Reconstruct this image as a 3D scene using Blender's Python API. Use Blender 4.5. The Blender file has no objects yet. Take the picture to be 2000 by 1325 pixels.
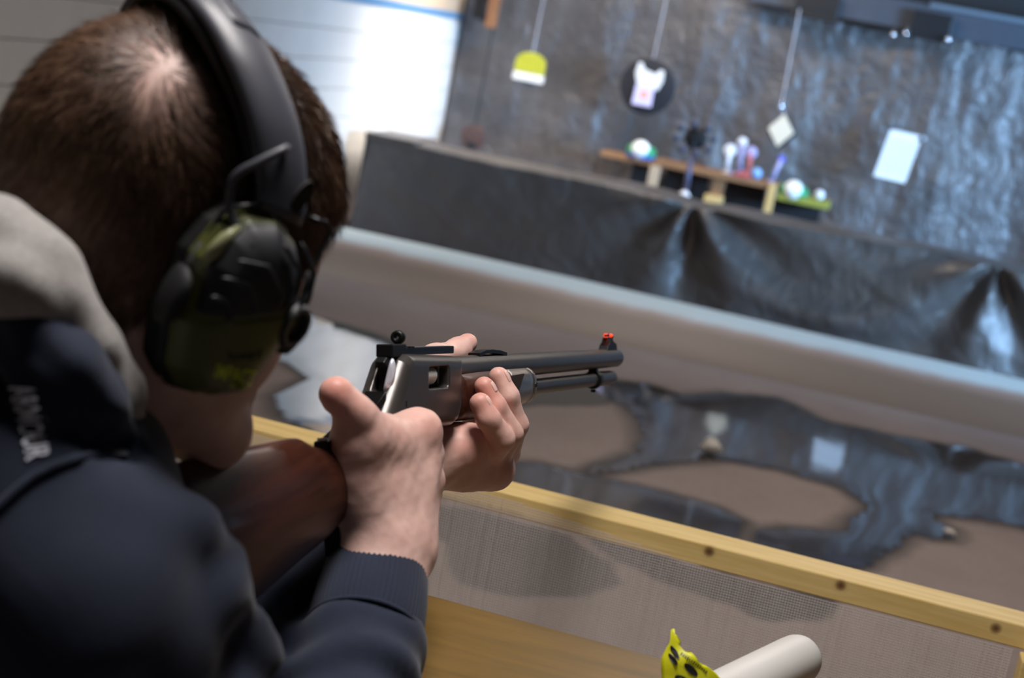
import bpy, bmesh, math, random
import numpy as np
from math import radians, sin, cos, pi, sqrt
from mathutils import Vector, Matrix
from mathutils.bvhtree import BVHTree

random.seed(7)
RNG = np.random.default_rng(11)
scene = bpy.context.scene
COL = scene.collection

# ------------------------------------------------------------------ camera
FPX = 3000.0                                   # focal length in pixels of a 2000 px wide frame
CAMP = np.array([0.0, 0.0, 1.25])


def _rz(a): return np.array([[cos(a), -sin(a), 0], [sin(a), cos(a), 0], [0, 0, 1]])
def _rx(a): return np.array([[1, 0, 0], [0, cos(a), -sin(a)], [0, sin(a), cos(a)]])


CM = _rz(radians(12)) @ _rx(pi / 2 + radians(-11.5)) @ _rz(radians(10.8))
cd = bpy.data.cameras.new('camera')
cam = bpy.data.objects.new('camera', cd)
COL.objects.link(cam)
cd.sensor_width = 36.0
cd.lens = 36.0 * FPX / 2000.0
cam.matrix_world = Matrix.Translation(Vector(CAMP)) @ Matrix(CM.tolist()).to_4x4()
cd.clip_start = 0.02
cd.dof.use_dof = True
cd.dof.focus_distance = 1.36
cd.dof.aperture_fstop = 6.5
scene.camera = cam

# ------------------------------------------------------------------ world, lights, exposure
scene.view_settings.view_transform = 'Standard'
scene.view_settings.look = 'None'
scene.view_settings.gamma = 1.0
scene.view_settings.use_curve_mapping = False
scene.view_settings.exposure = 0.0
wd = bpy.data.worlds.new('world')
scene.world = wd
wd.use_nodes = True
wd.node_tree.nodes['Background'].inputs[0].default_value = (0.55, 0.62, 0.75, 1)
wd.node_tree.nodes['Background'].inputs[1].default_value = 0.03


def area(name, loc, target, sx, sy, power, col, spread=180):
    l = bpy.data.lights.new(name, 'AREA')
    l.shape = 'RECTANGLE'
    l.size, l.size_y, l.energy, l.color = sx, sy, power, col
    l.spread = radians(spread)
    o = bpy.data.objects.new(name, l)
    COL.objects.link(o)
    o.location = loc
    d = Vector(target) - Vector(loc)
    o.rotation_euler = d.to_track_quat('-Z', 'Y').to_euler()
    return o


area('ceiling_light_range', (-1.75, 8.5, 2.3), (-2.6, 8.5, 0.4), 0.5, 1.2, 26, (1.0, 0.94, 0.87), 80)
area('ceiling_light_targets', (-1.2, 8.4, 2.35), (-1.2, 8.9, 0), 1.6, 0.3, 40, (1.0, 0.90, 0.82))
area('ceiling_light_middle', (0.3, 4.2, 2.34), (0.2, 4.3, 0), 1.8, 0.4, 30, (1.0, 0.92, 0.86))
area('ceiling_light_bench', (-0.28, 0.98, 2.38), (-0.22, 1.02, 0.9), 0.5, 0.45, 31, (1.0, 0.95, 0.92))
area('window_daylight', (4.1, 6.5, 1.65), (-0.4, 9.6, 0.95), 2.4, 1.2, 185, (0.34, 0.61, 1.0), 76)
area('window_daylight_back', (2.2, -1.6, 1.8), (-0.3, 1.2, 0.9), 0.7, 0.7, 1.5, (0.85, 0.9, 1.0))


# ------------------------------------------------------------------ pixel rays -> points of the room
def ray(x, y): return CM @ np.array([(x - 1000) / FPX, -(y - 662.5) / FPX, -1.0])
def at(x, y, d): return CAMP + ray(x, y) * d
def camv(X, Y, D): return CM @ np.array([X, Y, -D])
def campt(X, Y, D): return CAMP + camv(X, Y, D)


def pl(x, y, ax, v):
    r = ray(x, y)
    return CAMP + r * ((v - CAMP[ax]) / r[ax])


# ------------------------------------------------------------------ materials
def lin(c):
    out = []
    for v in c:
        v = v / 255.0
        out.append(v / 12.92 if v <= 0.04045 else ((v + 0.055) / 1.055) ** 2.4)
    return (*out, 1.0)


class NT:
    def __init__(self, name):
        self.m = bpy.data.materials.new(name)
        self.m.use_nodes = True
        self.t = self.m.node_tree
        self.b = self.t.nodes['Principled BSDF']

    def n(self, typ, **kw):
        nd = self.t.nodes.new(typ)
        for k, v in kw.items():
            if k.startswith('i_'):
                key = k[2:]
                key = int(key) if key.isdigit() else key.replace('_', ' ')
                nd.inputs[key].default_value = v
            else:
                setattr(nd, k, v)
        return nd

    def l(self, a, b): self.t.links.new(a, b)

    def ramp(self, src, stops):
        r = self.n('ShaderNodeValToRGB')
        e = r.color_ramp.elements
        while len(e) > 1: e.remove(e[-1])
        for i, (p, c) in enumerate(stops):
            el = e[0] if i == 0 else e.new(p)
            el.position = p
            el.color = c
        self.l(src, r.inputs[0])
        return r.outputs[0]

    def coord(self, scale=(1, 1, 1), rot=(0, 0, 0)):
        tc = self.n('ShaderNodeNewGeometry')
        mp = self.n('ShaderNodeMapping')
        mp.inputs['Scale'].default_value = scale
        mp.inputs['Rotation'].default_value = rot
        self.l(tc.outputs['Position'], mp.inputs[0])
        return mp.outputs[0]

    def noise(self, co, scale, detail=4, rough=0.55, dist=0.0):
        nd = self.n('ShaderNodeTexNoise')
        nd.inputs['Scale'].default_value = scale
        nd.inputs['Detail'].default_value = detail
        nd.inputs['Roughness'].default_value = rough
        nd.inputs['Distortion'].default_value = dist
        self.l(co, nd.inputs['Vector'])
        return nd.outputs[0]

    def mix(self, fac, a, b, blend='MIX'):
        m = self.n('ShaderNodeMix', data_type='RGBA', blend_type=blend)
        for sock, v in ((m.inputs[0], fac), (m.inputs[6], a), (m.inputs[7], b)):
            if hasattr(v, 'links'): self.l(v, sock)
            else: sock.default_value = v
        return m.outputs[2]

    def bump(self, h, strength, dist=0.01):
        b = self.n('ShaderNodeBump')
        b.inputs['Strength'].default_value = strength
        b.inputs['Distance'].default_value = dist
        self.l(h, b.inputs['Height'])
        self.l(b.outputs[0], self.b.inputs['Normal'])


def mat(name, c1, c2=None, rough=0.5, metal=0.0, nscale=30, bump=0.0, bscale=None, bdist=0.002, stretch=(1, 1, 1), rot=(0, 0, 0),
        coat=0.0, spec=0.5, sheen=0.0, rvar=0.0, emit=0.0):
    k = NT(name)
    co = k.coord(stretch, rot)
    if c2 is not None:
        f = k.noise(co, nscale, 5)
        col = k.ramp(f, [(0.3, lin(c1)), (0.7, lin(c2))])
        k.l(col, k.b.inputs['Base Color'])
    else:
        k.b.inputs['Base Color'].default_value = lin(c1)
    k.b.inputs['Roughness'].default_value = rough
    k.b.inputs['Metallic'].default_value = metal
    k.b.inputs['Specular IOR Level'].default_value = spec
    k.b.inputs['Coat Weight'].default_value = coat
    k.b.inputs['Coat Roughness'].default_value = 0.12
    k.b.inputs['Sheen Weight'].default_value = sheen
    if emit:
        k.b.inputs['Emission Color'].default_value = lin(c1)
        k.b.inputs['Emission Strength'].default_value = emit
    if rvar:
        f2 = k.noise(co, nscale * 0.7, 3)
        r = k.ramp(f2, [(0.3, (rough - rvar,) * 3 + (1,)), (0.7, (rough + rvar,) * 3 + (1,))])
        k.l(r, k.b.inputs['Roughness'])
    if bump:
        k.bump(k.noise(co, bscale or nscale, 4), bump, bdist)
    return k.m


def wood(name, c1, c2, axis=0, scale=8, rough=0.55, knots=(), coat=0.0, spec=0.5, frame=None):
    k = NT(name)
    st = [14.0, 14.0, 14.0]
    st[axis] = 1.0
    co = k.coord(tuple(st))
    f = k.noise(co, scale, 6, 0.6, 0.6)
    col = k.ramp(f, [(0.32, lin(c1)), (0.68, lin(c2))])
    g = k.n('ShaderNodeNewGeometry')
    for (p, r) in knots:
        d = k.n('ShaderNodeVectorMath', operation='DISTANCE')
        k.l(g.outputs['Position'], d.inputs[0])
        d.inputs[1].default_value = tuple(p)
        w = k.ramp(d.outputs['Value'], [(r * 0.5, (1, 1, 1, 1)), (r * 1.6, (0, 0, 0, 1))])
        col = k.mix(w, col, lin((92, 52, 26)))
    k.l(col, k.b.inputs['Base Color'])
    k.b.inputs['Roughness'].default_value = rough
    k.b.inputs['Coat Weight'].default_value = coat
    k.b.inputs['Coat Roughness'].default_value = 0.08
    k.b.inputs['Specular IOR Level'].default_value = spec
    k.bump(f, 0.12, 0.002)
    return k.m


# ------------------------------------------------------------------ mesh helpers
class MB:
    """collects vertices and faces of ONE mesh"""
    def __init__(self): self.v, self.f = [], []

    def add(self, v, f):
        o = len(self.v)
        self.v += [tuple(map(float, p)) for p in v]
        self.f += [tuple(i + o for i in q) for q in f]
        return self

    def box(self, lo, hi):
        x0, y0, z0 = lo; x1, y1, z1 = hi
        v = [(x0, y0, z0), (x1, y0, z0), (x1, y1, z0), (x0, y1, z0), (x0, y0, z1), (x1, y0, z1), (x1, y1, z1), (x0, y1, z1)]
        return self.add(v, [(3, 2, 1, 0), (4, 5, 6, 7), (0, 1, 5, 4), (1, 2, 6, 5), (2, 3, 7, 6), (3, 0, 4, 7)])

    def obox(self, c, ax, ay, az, hx, hy, hz):
        c, ax, ay, az = map(np.array, (c, ax, ay, az))
        v = [c + ax * hx * sx + ay * hy * sy + az * hz * sz for sz in (-1, 1) for (sx, sy) in ((-1, -1), (1, -1), (1, 1), (-1, 1))]
        return self.add(v, [(3, 2, 1, 0), (4, 5, 6, 7), (0, 1, 5, 4), (1, 2, 6, 5), (2, 3, 7, 6), (3, 0, 4, 7)])

    def tube(self, pts, r, n=12, cap=True):
        pts = [np.array(p, float) for p in pts]
        rs = [r] * len(pts) if np.isscalar(r) else list(r)
        T = []
        for i in range(len(pts)):
            t = pts[min(i + 1, len(pts) - 1)] - pts[max(i - 1, 0)]
            T.append(t / (np.linalg.norm(t) + 1e-12))
        ref = np.array([0, 0, 1.0]) if abs(T[0][2]) < 0.9 else np.array([1.0, 0, 0])
        u = np.cross(T[0], ref); u /= np.linalg.norm(u)
        V = []
        for p, t, rr in zip(pts, T, rs):
            u = u - t * np.dot(u, t); u /= np.linalg.norm(u)
            w = np.cross(t, u)
            for k in range(n):
                a = 2 * pi * k / n
                V.append(p + (u * cos(a) + w * sin(a)) * rr)
        Fc = []
        for i in range(len(pts) - 1):
            for k in range(n):
                Fc.append((i * n + k, i * n + (k + 1) % n, (i + 1) * n + (k + 1) % n, (i + 1) * n + k))
        if cap:
            Fc.append(tuple(range(n - 1, -1, -1)))
            Fc.append(tuple((len(pts) - 1) * n + k for k in range(n)))
        return self.add(V, Fc)

    def loft(self, rings, cap=True):
        n = len(rings[0]); V = [p for r in rings for p in r]; Fc = []
        for i in range(len(rings) - 1):
            for k in range(n):
                Fc.append((i * n + k, i * n + (k + 1) % n, (i + 1) * n + (k + 1) % n, (i + 1) * n + k))
        if cap:
            Fc.append(tuple(range(n - 1, -1, -1)))
            Fc.append(tuple((len(rings) - 1) * n + k for k in range(n)))
        return self.add(V, Fc)

    def lathe(self, c, axis, prof, n=24, u=None):
        """prof: (radius, distance along axis)"""
        c, axis = np.array(c, float), np.array(axis, float); axis = axis / np.linalg.norm(axis)
        ref = np.array([0, 0, 1.0]) if abs(axis[2]) < 0.9 else np.array([1.0, 0, 0])
        u = np.cross(axis, ref); u /= np.linalg.norm(u); w = np.cross(axis, u)
        rings = [[c + axis * h + (u * cos(2 * pi * k / n) + w * sin(2 * pi * k / n)) * max(r, 1e-5) for k in range(n)] for r, h in prof]
        return self.loft(rings)

    def prism(self, poly, c, ax, ay, az, h):
        """poly of (x,y) along ax, ay, extruded +-h along az"""
        c, ax, ay, az = map(lambda q: np.array(q, float), (c, ax, ay, az)); n = len(poly)
        V = [c + ax * x + ay * y + az * s * h for s in (-1, 1) for x, y in poly]
        Fc = [tuple(range(n - 1, -1, -1)), tuple(range(n, 2 * n))]
        Fc += [(k, (k + 1) % n, n + (k + 1) % n, n + k) for k in range(n)]
        return self.add(V, Fc)

    def grid(self, P):
        """P: array (a,b,3)"""
        a, b = P.shape[:2]
        Fc = [(i * b + j, (i + 1) * b + j, (i + 1) * b + j + 1, i * b + j + 1) for i in range(a - 1) for j in range(b - 1)]
        return self.add(P.reshape(-1, 3), Fc)


WL = {}


def tag(o, label=None, cat=None, group=None, kind=None):
    if label: o['label'] = label
    if cat: o['category'] = cat
    if group: o['group'] = group
    if kind: o['kind'] = kind
    return o


def thing(name, loc, label, cat, group=None):
    o = bpy.data.objects.new(name, None)
    COL.objects.link(o)
    o.empty_display_size = 0.05
    o.location = loc
    WL[o.name] = Vector(loc)
    return tag(o, label, cat, group)


def fix_normals(me):
    bm = bmesh.new(); bm.from_mesh(me)
    bmesh.ops.recalc_face_normals(bm, faces=bm.faces)
    bm.to_mesh(me); bm.free()


def link_mesh(name, me, material, parent=None):
    o = bpy.data.objects.new(name, me)
    COL.objects.link(o)
    if material: me.materials.append(material)
    if parent is None:
        n = len(me.vertices)
        a = np.empty(n * 3, np.float32); me.vertices.foreach_get('co', a); a = a.reshape(-1, 3)
        lo, hi = a.min(0), a.max(0)
        loc = Vector(((lo[0] + hi[0]) / 2, (lo[1] + hi[1]) / 2, lo[2]))
        me.vertices.foreach_set('co', (a - np.array(loc, np.float32)).ravel())
        o.location = loc
        WL[o.name] = loc
    else:
        o.parent = parent
        o.matrix_parent_inverse = Matrix.Translation(-WL.get(parent.name, Vector((0, 0, 0))))
        WL[o.name] = Vector((0, 0, 0))
    return o


def obj(name, mb, material, parent=None, smooth=False, bevel=0.0, sub=0, angle=None):
    me = bpy.data.meshes.new(name)
    me.from_pydata(mb.v, [], mb.f)
    fix_normals(me)
    if smooth: me.shade_smooth()
    o = link_mesh(name, me, material, parent)
    if bevel:
        m = o.modifiers.new('bevel', 'BEVEL'); m.width = bevel; m.segments = 2; m.limit_method = 'ANGLE'; m.angle_limit = radians(35)
    if sub:
        m = o.modifiers.new('sub', 'SUBSURF'); m.levels = sub; m.render_levels = sub
    if angle is not None:
        me.shade_smooth()
        me.set_sharp_from_angle(angle=radians(angle))
    return o


def np_mesh(name, V, Q):
    """fast mesh from numpy verts and quads/tris"""
    me = bpy.data.meshes.new(name)
    V = np.ascontiguousarray(V, np.float32); Q = np.ascontiguousarray(Q, np.int32)
    n, k = Q.shape
    me.vertices.add(len(V)); me.vertices.foreach_set('co', V.ravel())
    me.loops.add(n * k); me.loops.foreach_set('vertex_index', Q.ravel())
    me.polygons.add(n)
    me.polygons.foreach_set('loop_start', np.arange(0, n * k, k, dtype=np.int32))
    me.polygons.foreach_set('loop_total', np.full(n, k, np.int32))
    me.polygons.foreach_set('use_smooth', np.ones(n, bool))
    me.update(calc_edges=True)
    me.validate()
    return me


# ------------------------------------------------------------------ signed-distance modelling
def rc(a, b, ra, rb, k=0.01, op='u'):
    a, b = np.array(a, float), np.array(b, float)
    ba = b - a; l2 = max(float(ba @ ba), 1e-9)

    def f(P):
        pa = P - a
        h = np.clip(pa @ ba / l2, 0, 1)
        return np.linalg.norm(pa - h[..., None] * ba, axis=-1) - (ra + (rb - ra) * h)
    r = max(ra, rb)
    return (f, np.minimum(a, b) - r, np.maximum(a, b) + r, op, k)


def el(c, R, rad, k=0.01, op='u'):
    """ellipsoid; rows of R are its axes"""
    c, R, rad = np.array(c, float), np.array(R, float), np.array(rad, float)

    def f(P):
        q = (P - c) @ R.T
        k0 = np.linalg.norm(q / rad, axis=-1)
        k1 = np.linalg.norm(q / rad ** 2, axis=-1) + 1e-9
        return k0 * (k0 - 1) / k1
    m = max(rad)
    return (f, c - m, c + m, op, k)


def chain(pts, rs, k=0.006):
    return [rc(pts[i], pts[i + 1], rs[i], rs[i + 1], k) for i in range(len(pts) - 1)]


def sdf_mesh(prims, res, disp=None, pad=0.03, lo=None, hi=None):
    LO = np.min([p[1] for p in prims if p[3] == 'u'], axis=0) - 3 * res if lo is None else np.array(lo)
    HI = np.max([p[2] for p in prims if p[3] == 'u'], axis=0) + 3 * res if hi is None else np.array(hi)
    N = np.ceil((HI - LO) / res).astype(int) + 1
    ax = [LO[i] + np.arange(N[i]) * res for i in range(3)]
    V = np.full(N, pad, np.float32)
    for f, lo_, hi_, op, k in prims:
        pd = pad if op == 'u' else k
        i0 = np.clip(np.floor((lo_ - pd - LO) / res).astype(int), 0, N)
        i1 = np.clip(np.ceil((hi_ + pd - LO) / res).astype(int) + 1, 0, N)
        if np.any(i1 <= i0): continue
        sl = tuple(slice(i0[i], i1[i]) for i in range(3))
        P = np.stack(np.meshgrid(*[ax[i][sl[i]] for i in range(3)], indexing='ij'), -1)
        d = f(P).astype(np.float32)
        a = V[sl]
        if op == 'u':
            h = np.maximum(k - np.abs(a - d), 0) / k
            V[sl] = np.minimum(a, d) - h * h * k * 0.25
        else:
            d = -d
            h = np.maximum(k - np.abs(a - d), 0) / k
            V[sl] = np.maximum(a, d) + h * h * k * 0.25
    if disp is not None:
        near = np.abs(V) < 0.02
        idx = np.argwhere(near)
        V[near] += disp(LO + idx * res).astype(np.float32)
    return surface_nets(V, LO, res)


def surface_nets(V, LO, res):
    S = V < 0
    n = np.array(V.shape)
    cnt = np.zeros(n - 1, np.int8)
    offs = [(i, j, k) for i in (0, 1) for j in (0, 1) for k in (0, 1)]
    for (i, j, k) in offs:
        cnt += S[i:n[0] - 1 + i, j:n[1] - 1 + j, k:n[2] - 1 + k]
    act = np.argwhere((cnt > 0) & (cnt < 8))
    cv = np.stack([V[act[:, 0] + i, act[:, 1] + j, act[:, 2] + k] for (i, j, k) in offs], 1)
    acc = np.zeros((len(act), 3)); c = np.zeros(len(act))
    O = np.array(offs, float)
    for a in range(8):
        for b in range(a + 1, 8):
            if np.abs(O[a] - O[b]).sum() != 1: continue
            va, vb = cv[:, a], cv[:, b]
            m = (va < 0) != (vb < 0)
            t = np.where(m, va / np.where(m, va - vb, 1), 0)
            acc += np.where(m[:, None], O[a] + (O[b] - O[a]) * t[:, None], 0)
            c += m
    P = LO + (act + acc / c[:, None]) * res
    im = np.full(n - 1, -1, np.int32)
    im[act[:, 0], act[:, 1], act[:, 2]] = np.arange(len(act))
    quads = []
    for axis in range(3):
        sl0 = [slice(None)] * 3; sl1 = [slice(None)] * 3
        sl0[axis] = slice(0, -1); sl1[axis] = slice(1, None)
        e = np.argwhere(S[tuple(sl0)] != S[tuple(sl1)])
        u, v = (axis + 1) % 3, (axis + 2) % 3
        ok = (e[:, u] > 0) & (e[:, v] > 0) & (e[:, u] < n[u] - 1) & (e[:, v] < n[v] - 1)
        e = e[ok]

        def cell(du, dv):
            q = e.copy(); q[:, u] -= du; q[:, v] -= dv
            return im[q[:, 0], q[:, 1], q[:, 2]]
        q = np.stack([cell(1, 1), cell(0, 1), cell(0, 0), cell(1, 0)], 1)
        inside = S[e[:, 0], e[:, 1], e[:, 2]]
        q[~inside] = q[~inside][:, ::-1]
        quads.append(q)
    return P, np.concatenate(quads)


def merge(parts):
    Vs, Qs, o = [], [], 0
    for v, q in parts:
        Vs.append(v); Qs.append(q + o); o += len(v)
    return np.concatenate(Vs), np.concatenate(Qs)


def vnoise(P, freq, seed=0):
    """smooth value in about -1..1 from warped sines"""
    r = np.random.default_rng(seed)
    out = 0
    for i in range(6):
        d = r.normal(size=3); d /= np.linalg.norm(d)
        e = r.normal(size=3)
        out = out + np.sin(P @ d * freq * r.uniform(0.6, 1.7) + r.uniform(0, 6.28) + 0.9 * np.sin(P @ e * freq * 0.6))
    return out / 3.2


def grid2(u, v): return np.meshgrid(u, v, indexing='ij')


def fbm2(x, y, seed, octs=5):
    r = np.random.default_rng(seed); out = np.zeros_like(x); a = 1.0; f = 1.0
    for o in range(octs):
        for _ in range(3):
            th = r.uniform(0, 2 * pi)
            out += a * np.sin((x * cos(th) + y * sin(th)) * f * r.uniform(.8, 1.3) + r.uniform(0, 6.28) + 1.2 * np.sin((x * sin(th) - y * cos(th)) * f * .7 + r.uniform(0, 6)))
        a *= 0.5; f *= 2.1
    return out / 4


def pip(poly, x, y):
    """signed distance (negative inside) to polygon, arrays x,y"""
    d = np.full(x.shape, 1e9); s = np.ones(x.shape)
    n = len(poly)
    for i in range(n):
        ax_, ay_ = poly[i]; bx, by = poly[i - 1]
        ex, ey = bx - ax_, by - ay_
        wx, wy = x - ax_, y - ay_
        t = np.clip((wx * ex + wy * ey) / (ex * ex + ey * ey + 1e-12), 0, 1)
        d = np.minimum(d, (wx - ex * t) ** 2 + (wy - ey * t) ** 2)
        c1, c2, c3 = y >= ay_, y < by, ex * wy > ey * wx
        flip = (c1 & c2 & c3) | (~c1 & ~c2 & ~c3)
        s = np.where(flip, -s, s)
    return s * np.sqrt(d)



# ------------------------------------------------------------------ structure: floor with wet patches
def floor_poly(px): return [tuple(pl(x, y, 2, 0.0)[:2]) for x, y in px]


PUD_RIGHT = floor_poly([(1150, 735), (1260, 752), (1340, 776), (1420, 768), (1515, 778), (1617, 823), (1745, 852), (1872, 872), (2000, 912), (2120, 960),
                        (2120, 1075), (2000, 1032), (1925, 1022), (1835, 1012), (1872, 1036), (1858, 1058), (1780, 1048), (1735, 1075), (1690, 1103),
                        (1630, 1108), (1480, 1082), (1470, 1040), (1540, 1030), (1625, 1040), (1665, 1012), (1682, 985), (1640, 955), (1520, 916), (1400, 896),
                        (1300, 905), (1166, 934), (1120, 925), (1180, 905), (1236, 885), (1252, 850), (1235, 810), (1190, 780)])
PUD_FRONT = floor_poly([(960, 900), (1060, 905), (1130, 925), (1210, 940), (1310, 964), (1400, 995), (1460, 1020), (1440, 1050), (1380, 1070), (1240, 1030), (1090, 985), (960, 945)])
PUD_LEFT = floor_poly([(480, 585), (570, 610), (650, 632), (770, 668), (830, 700), (800, 790), (700, 870), (610, 838), (540, 812), (600, 742), (560, 706), (480, 690)])
DAMP1 = floor_poly([(830, 985), (930, 1000), (1010, 1030), (1100, 1050), (1180, 1100), (1195, 1135), (1130, 1162), (1000, 1168), (915, 1135), (890, 1060), (830, 1040)])
DAMP2 = floor_poly([(1130, 1030), (1290, 1090), (1480, 1150), (1610, 1175), (1590, 1195), (1500, 1200), (1440, 1170), (1330, 1150), (1200, 1085)])
DAMP3 = floor_poly([(1180, 735), (1000, 770), (760, 660), (640, 625), (640, 645), (800, 700), (1000, 800), (1190, 790)])
STAIN = floor_poly([(850, 990), (1300, 1085), (1500, 1150), (1300, 1110), (1100, 1060), (950, 1040)])

xs = np.arange(-2.8, 4.31, 0.025); ys = np.arange(-2.0, 9.91, 0.025)
GX, GY = grid2(xs, ys)
wob = -0.012 + 0.034 * fbm2(GX * 5, GY * 3.2, 3, 4) + 0.025 * fbm2(GX * 17, GY * 11, 4, 3)


def wet_of(x, y, wob):
    d = np.minimum(np.minimum(pip(PUD_RIGHT, x, y), pip(PUD_FRONT, x, y)), pip(PUD_LEFT, x, y)) + wob
    dd = np.minimum(np.minimum(pip(DAMP1, x, y), pip(DAMP2, x, y)), pip(DAMP3, x, y)) + wob
    damp = np.clip(0.5 - d / 0.16, 0, 1)
    damp = np.maximum(damp, np.clip(0.5 - dd / 0.05, 0, 1) * 0.95)
    return damp, d


damp, pud_d = wet_of(GX, GY, wob)
fl = MB().grid(np.stack([GX, GY, np.zeros_like(GX)], -1))
k = NT('floor_concrete')
co = k.coord()
n1 = k.noise(co, 2.2, 6, 0.6)
n2 = k.noise(co, 60, 3, 0.6)
dry = k.ramp(n1, [(0.3, lin((138, 122, 116))), (0.7, lin((158, 141, 134)))])
dry = k.mix(0.25, dry, k.ramp(n2, [(0.3, lin((118, 104, 98))), (0.7, lin((166, 152, 144)))]))
at_ = k.n('ShaderNodeAttribute', attribute_name='damp')
fac = k.ramp(at_.outputs['Fac'], [(0.15, (0, 0, 0, 1)), (0.6, (1, 1, 1, 1))])
k.l(k.mix(fac, dry, lin((60, 54, 51))), k.b.inputs['Base Color'])
k.l(k.ramp(at_.outputs['Fac'], [(0.2, (0.8,) * 3 + (1,)), (0.8, (0.62,) * 3 + (1,))]), k.b.inputs['Roughness'])
k.bump(n2, 0.25, 0.003)
M_FLOOR = k.m
floor = obj('floor', fl, M_FLOOR, smooth=True)
tag(floor, kind='structure')
a_ = floor.data.attributes.new('damp', 'FLOAT', 'POINT')
a_.data.foreach_set('value', damp.ravel().astype(np.float32))

# shallow standing water: a thin sheet over each wet hollow, cut from the same outline
M_WATER = NT('standing_water')
co = M_WATER.coord()
M_WATER.b.inputs['Base Color'].default_value = lin((66, 62, 62))
M_WATER.b.inputs['Roughness'].default_value = 0.06
M_WATER.b.inputs['Specular IOR Level'].default_value = 0.75
M_WATER.bump(M_WATER.noise(co, 9, 3, 0.5), 0.10, 0.004)
M_WATER = M_WATER.m


def puddle(poly, label):
    d = pip(poly, GX, GY) + wob
    ins = d < 0.0
    V, Fq, idx = [], [], {}
    cells = np.argwhere(ins[:-1, :-1] & ins[1:, :-1] & ins[:-1, 1:] & ins[1:, 1:])
    for i, j in cells:
        q = []
        for a, b in ((i, j), (i + 1, j), (i + 1, j + 1), (i, j + 1)):
            if (a, b) not in idx:
                idx[(a, b)] = len(V); V.append((xs[a], ys[b], 0.0015 + 0.002 * min(1.0, max(0.0, -d[a, b] / 0.08))))
            q.append(idx[(a, b)])
        Fq.append(tuple(q))
    o = obj('puddle', MB().add(V, Fq), M_WATER, smooth=True)
    tag(o, label, 'puddle', 'puddles on the range floor')


puddle(PUD_RIGHT, 'large blue-grey puddle on the brown floor in front of the long rounded kerb')
puddle(PUD_FRONT, 'narrow puddle just beyond the wooden rail, below the left hand')
puddle(PUD_LEFT, 'pale puddle on the left between the earmuffs and the rifle, reflecting the white wall')

# left wall: white painted boards with thin recessed joints
M_WALL = mat('white_wall_paint', (226, 221, 214), (236, 232, 226), rough=0.5, nscale=3, bump=0.05, bscale=90)
M_GROUT = mat('board_joint', (150, 146, 140), rough=0.8)
wl = obj('wall_left', MB().box((-2.95, -2.0, 0), (-2.762, 9.9, 2.45)), M_GROUT)
tag(wl, kind='structure')
zz = 0.0; r = random.Random(3)
while zz < 2.4:
    for y0, y1 in ((-2.0, 1.9), (1.905, 5.6), (5.605, 9.9)):
        b = obj('panel_board', MB().box((-2.765, y0, zz + 0.002), (-2.75 + r.uniform(-0.001, 0.001), y1 - 0.004, zz + 0.148)), M_WALL, wl, bevel=0.002)
    zz += 0.15
# trim on the left wall
t = obj('trim_1', MB().box((-2.75, 5.0, 1.200), (-2.738, 9.58, 1.236)), mat('blue_stripe_paint', (92, 138, 178), rough=0.5), bevel=0.002)
tag(t, kind='structure')
t = obj('trim_2', MB().box((-2.75, 5.0, 1.237), (-2.742, 9.58, 1.45)), mat('tan_board_paint', (206, 178, 148), rough=0.6), bevel=0.002)
tag(t, kind='structure')

M_PLAIN = mat('dull_grey_paint', (66, 63, 60), (76, 72, 68), rough=0.8, nscale=4)
M_CEIL = mat('ceiling_board', (56, 49, 43), (68, 60, 52), rough=0.85, nscale=5)
tag(obj('wall_far', MB().box((-2.95, 9.9, 0), (4.5, 10.05, 2.45)), mat('far_wall_dark', (44, 42, 42), rough=0.9)), kind='structure')
tag(obj('wall_back', MB().box((-2.95, -2.15, 0), (4.5, -2.0, 2.45)), M_PLAIN), kind='structure')
# right wall with a window opening (daylight)
m = MB().box((4.3, -2.0, 0), (4.45, 5.6, 2.45)).box((4.3, 8.4, 0), (4.45, 9.9, 2.45)).box((4.3, 5.6, 0), (4.45, 8.4, 0.95)).box((4.3, 5.6, 2.25), (4.45, 8.4, 2.45))
tag(obj('wall_right', m, M_PLAIN), kind='structure')
w = obj('window_1', MB().box((4.34, 5.6, 0.95), (4.40, 5.66, 2.25)).box((4.34, 8.34, 0.95), (4.40, 8.4, 2.25)).box((4.34, 5.66, 0.95), (4.40, 8.34, 1.01)).box((4.34, 5.66, 2.19), (4.40, 8.34, 2.25)).box((4.34, 6.97, 1.01), (4.40, 7.03, 2.19)), M_WALL)
tag(w, kind='structure')
tag(obj('ceiling', MB().box((-2.95, -2.15, 2.45), (4.5, 10.05, 2.55)), M_CEIL), kind='structure')
# unseen hanging baffle, added to shade the near room from the far lamps
b = obj('added_baffle', MB().box((-2.745, 6.3, 1.72), (4.28, 6.34, 2.449)), M_CEIL)
tag(b, kind='structure')

# ------------------------------------------------------------------ far end of the range
def tarp_mat(name, c1, c2, rough, bs=9, bst=0.5):
    k = NT(name)
    co = k.coord((1, 1, 0.75))
    n = k.noise(co, 3.0, 5, 0.6, 0.8)
    k.l(k.ramp(n, [(0.3, lin(c1)), (0.7, lin(c2))]), k.b.inputs['Base Color'])
    k.b.inputs['Roughness'].default_value = rough
    k.b.inputs['Specular IOR Level'].default_value = 0.6
    n2 = k.noise(co, bs, 3, 0.5, 1.6)
    k.bump(n2, bst, 0.03)
    return k.m


M_TARP = tarp_mat('black_plastic_sheeting', (78, 74, 74), (98, 93, 91), 0.47, 11, 0.7)
M_TARP2 = tarp_mat('black_plastic_drape', (74, 68, 65), (85, 79, 75), 0.44, 7, 0.5)

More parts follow.
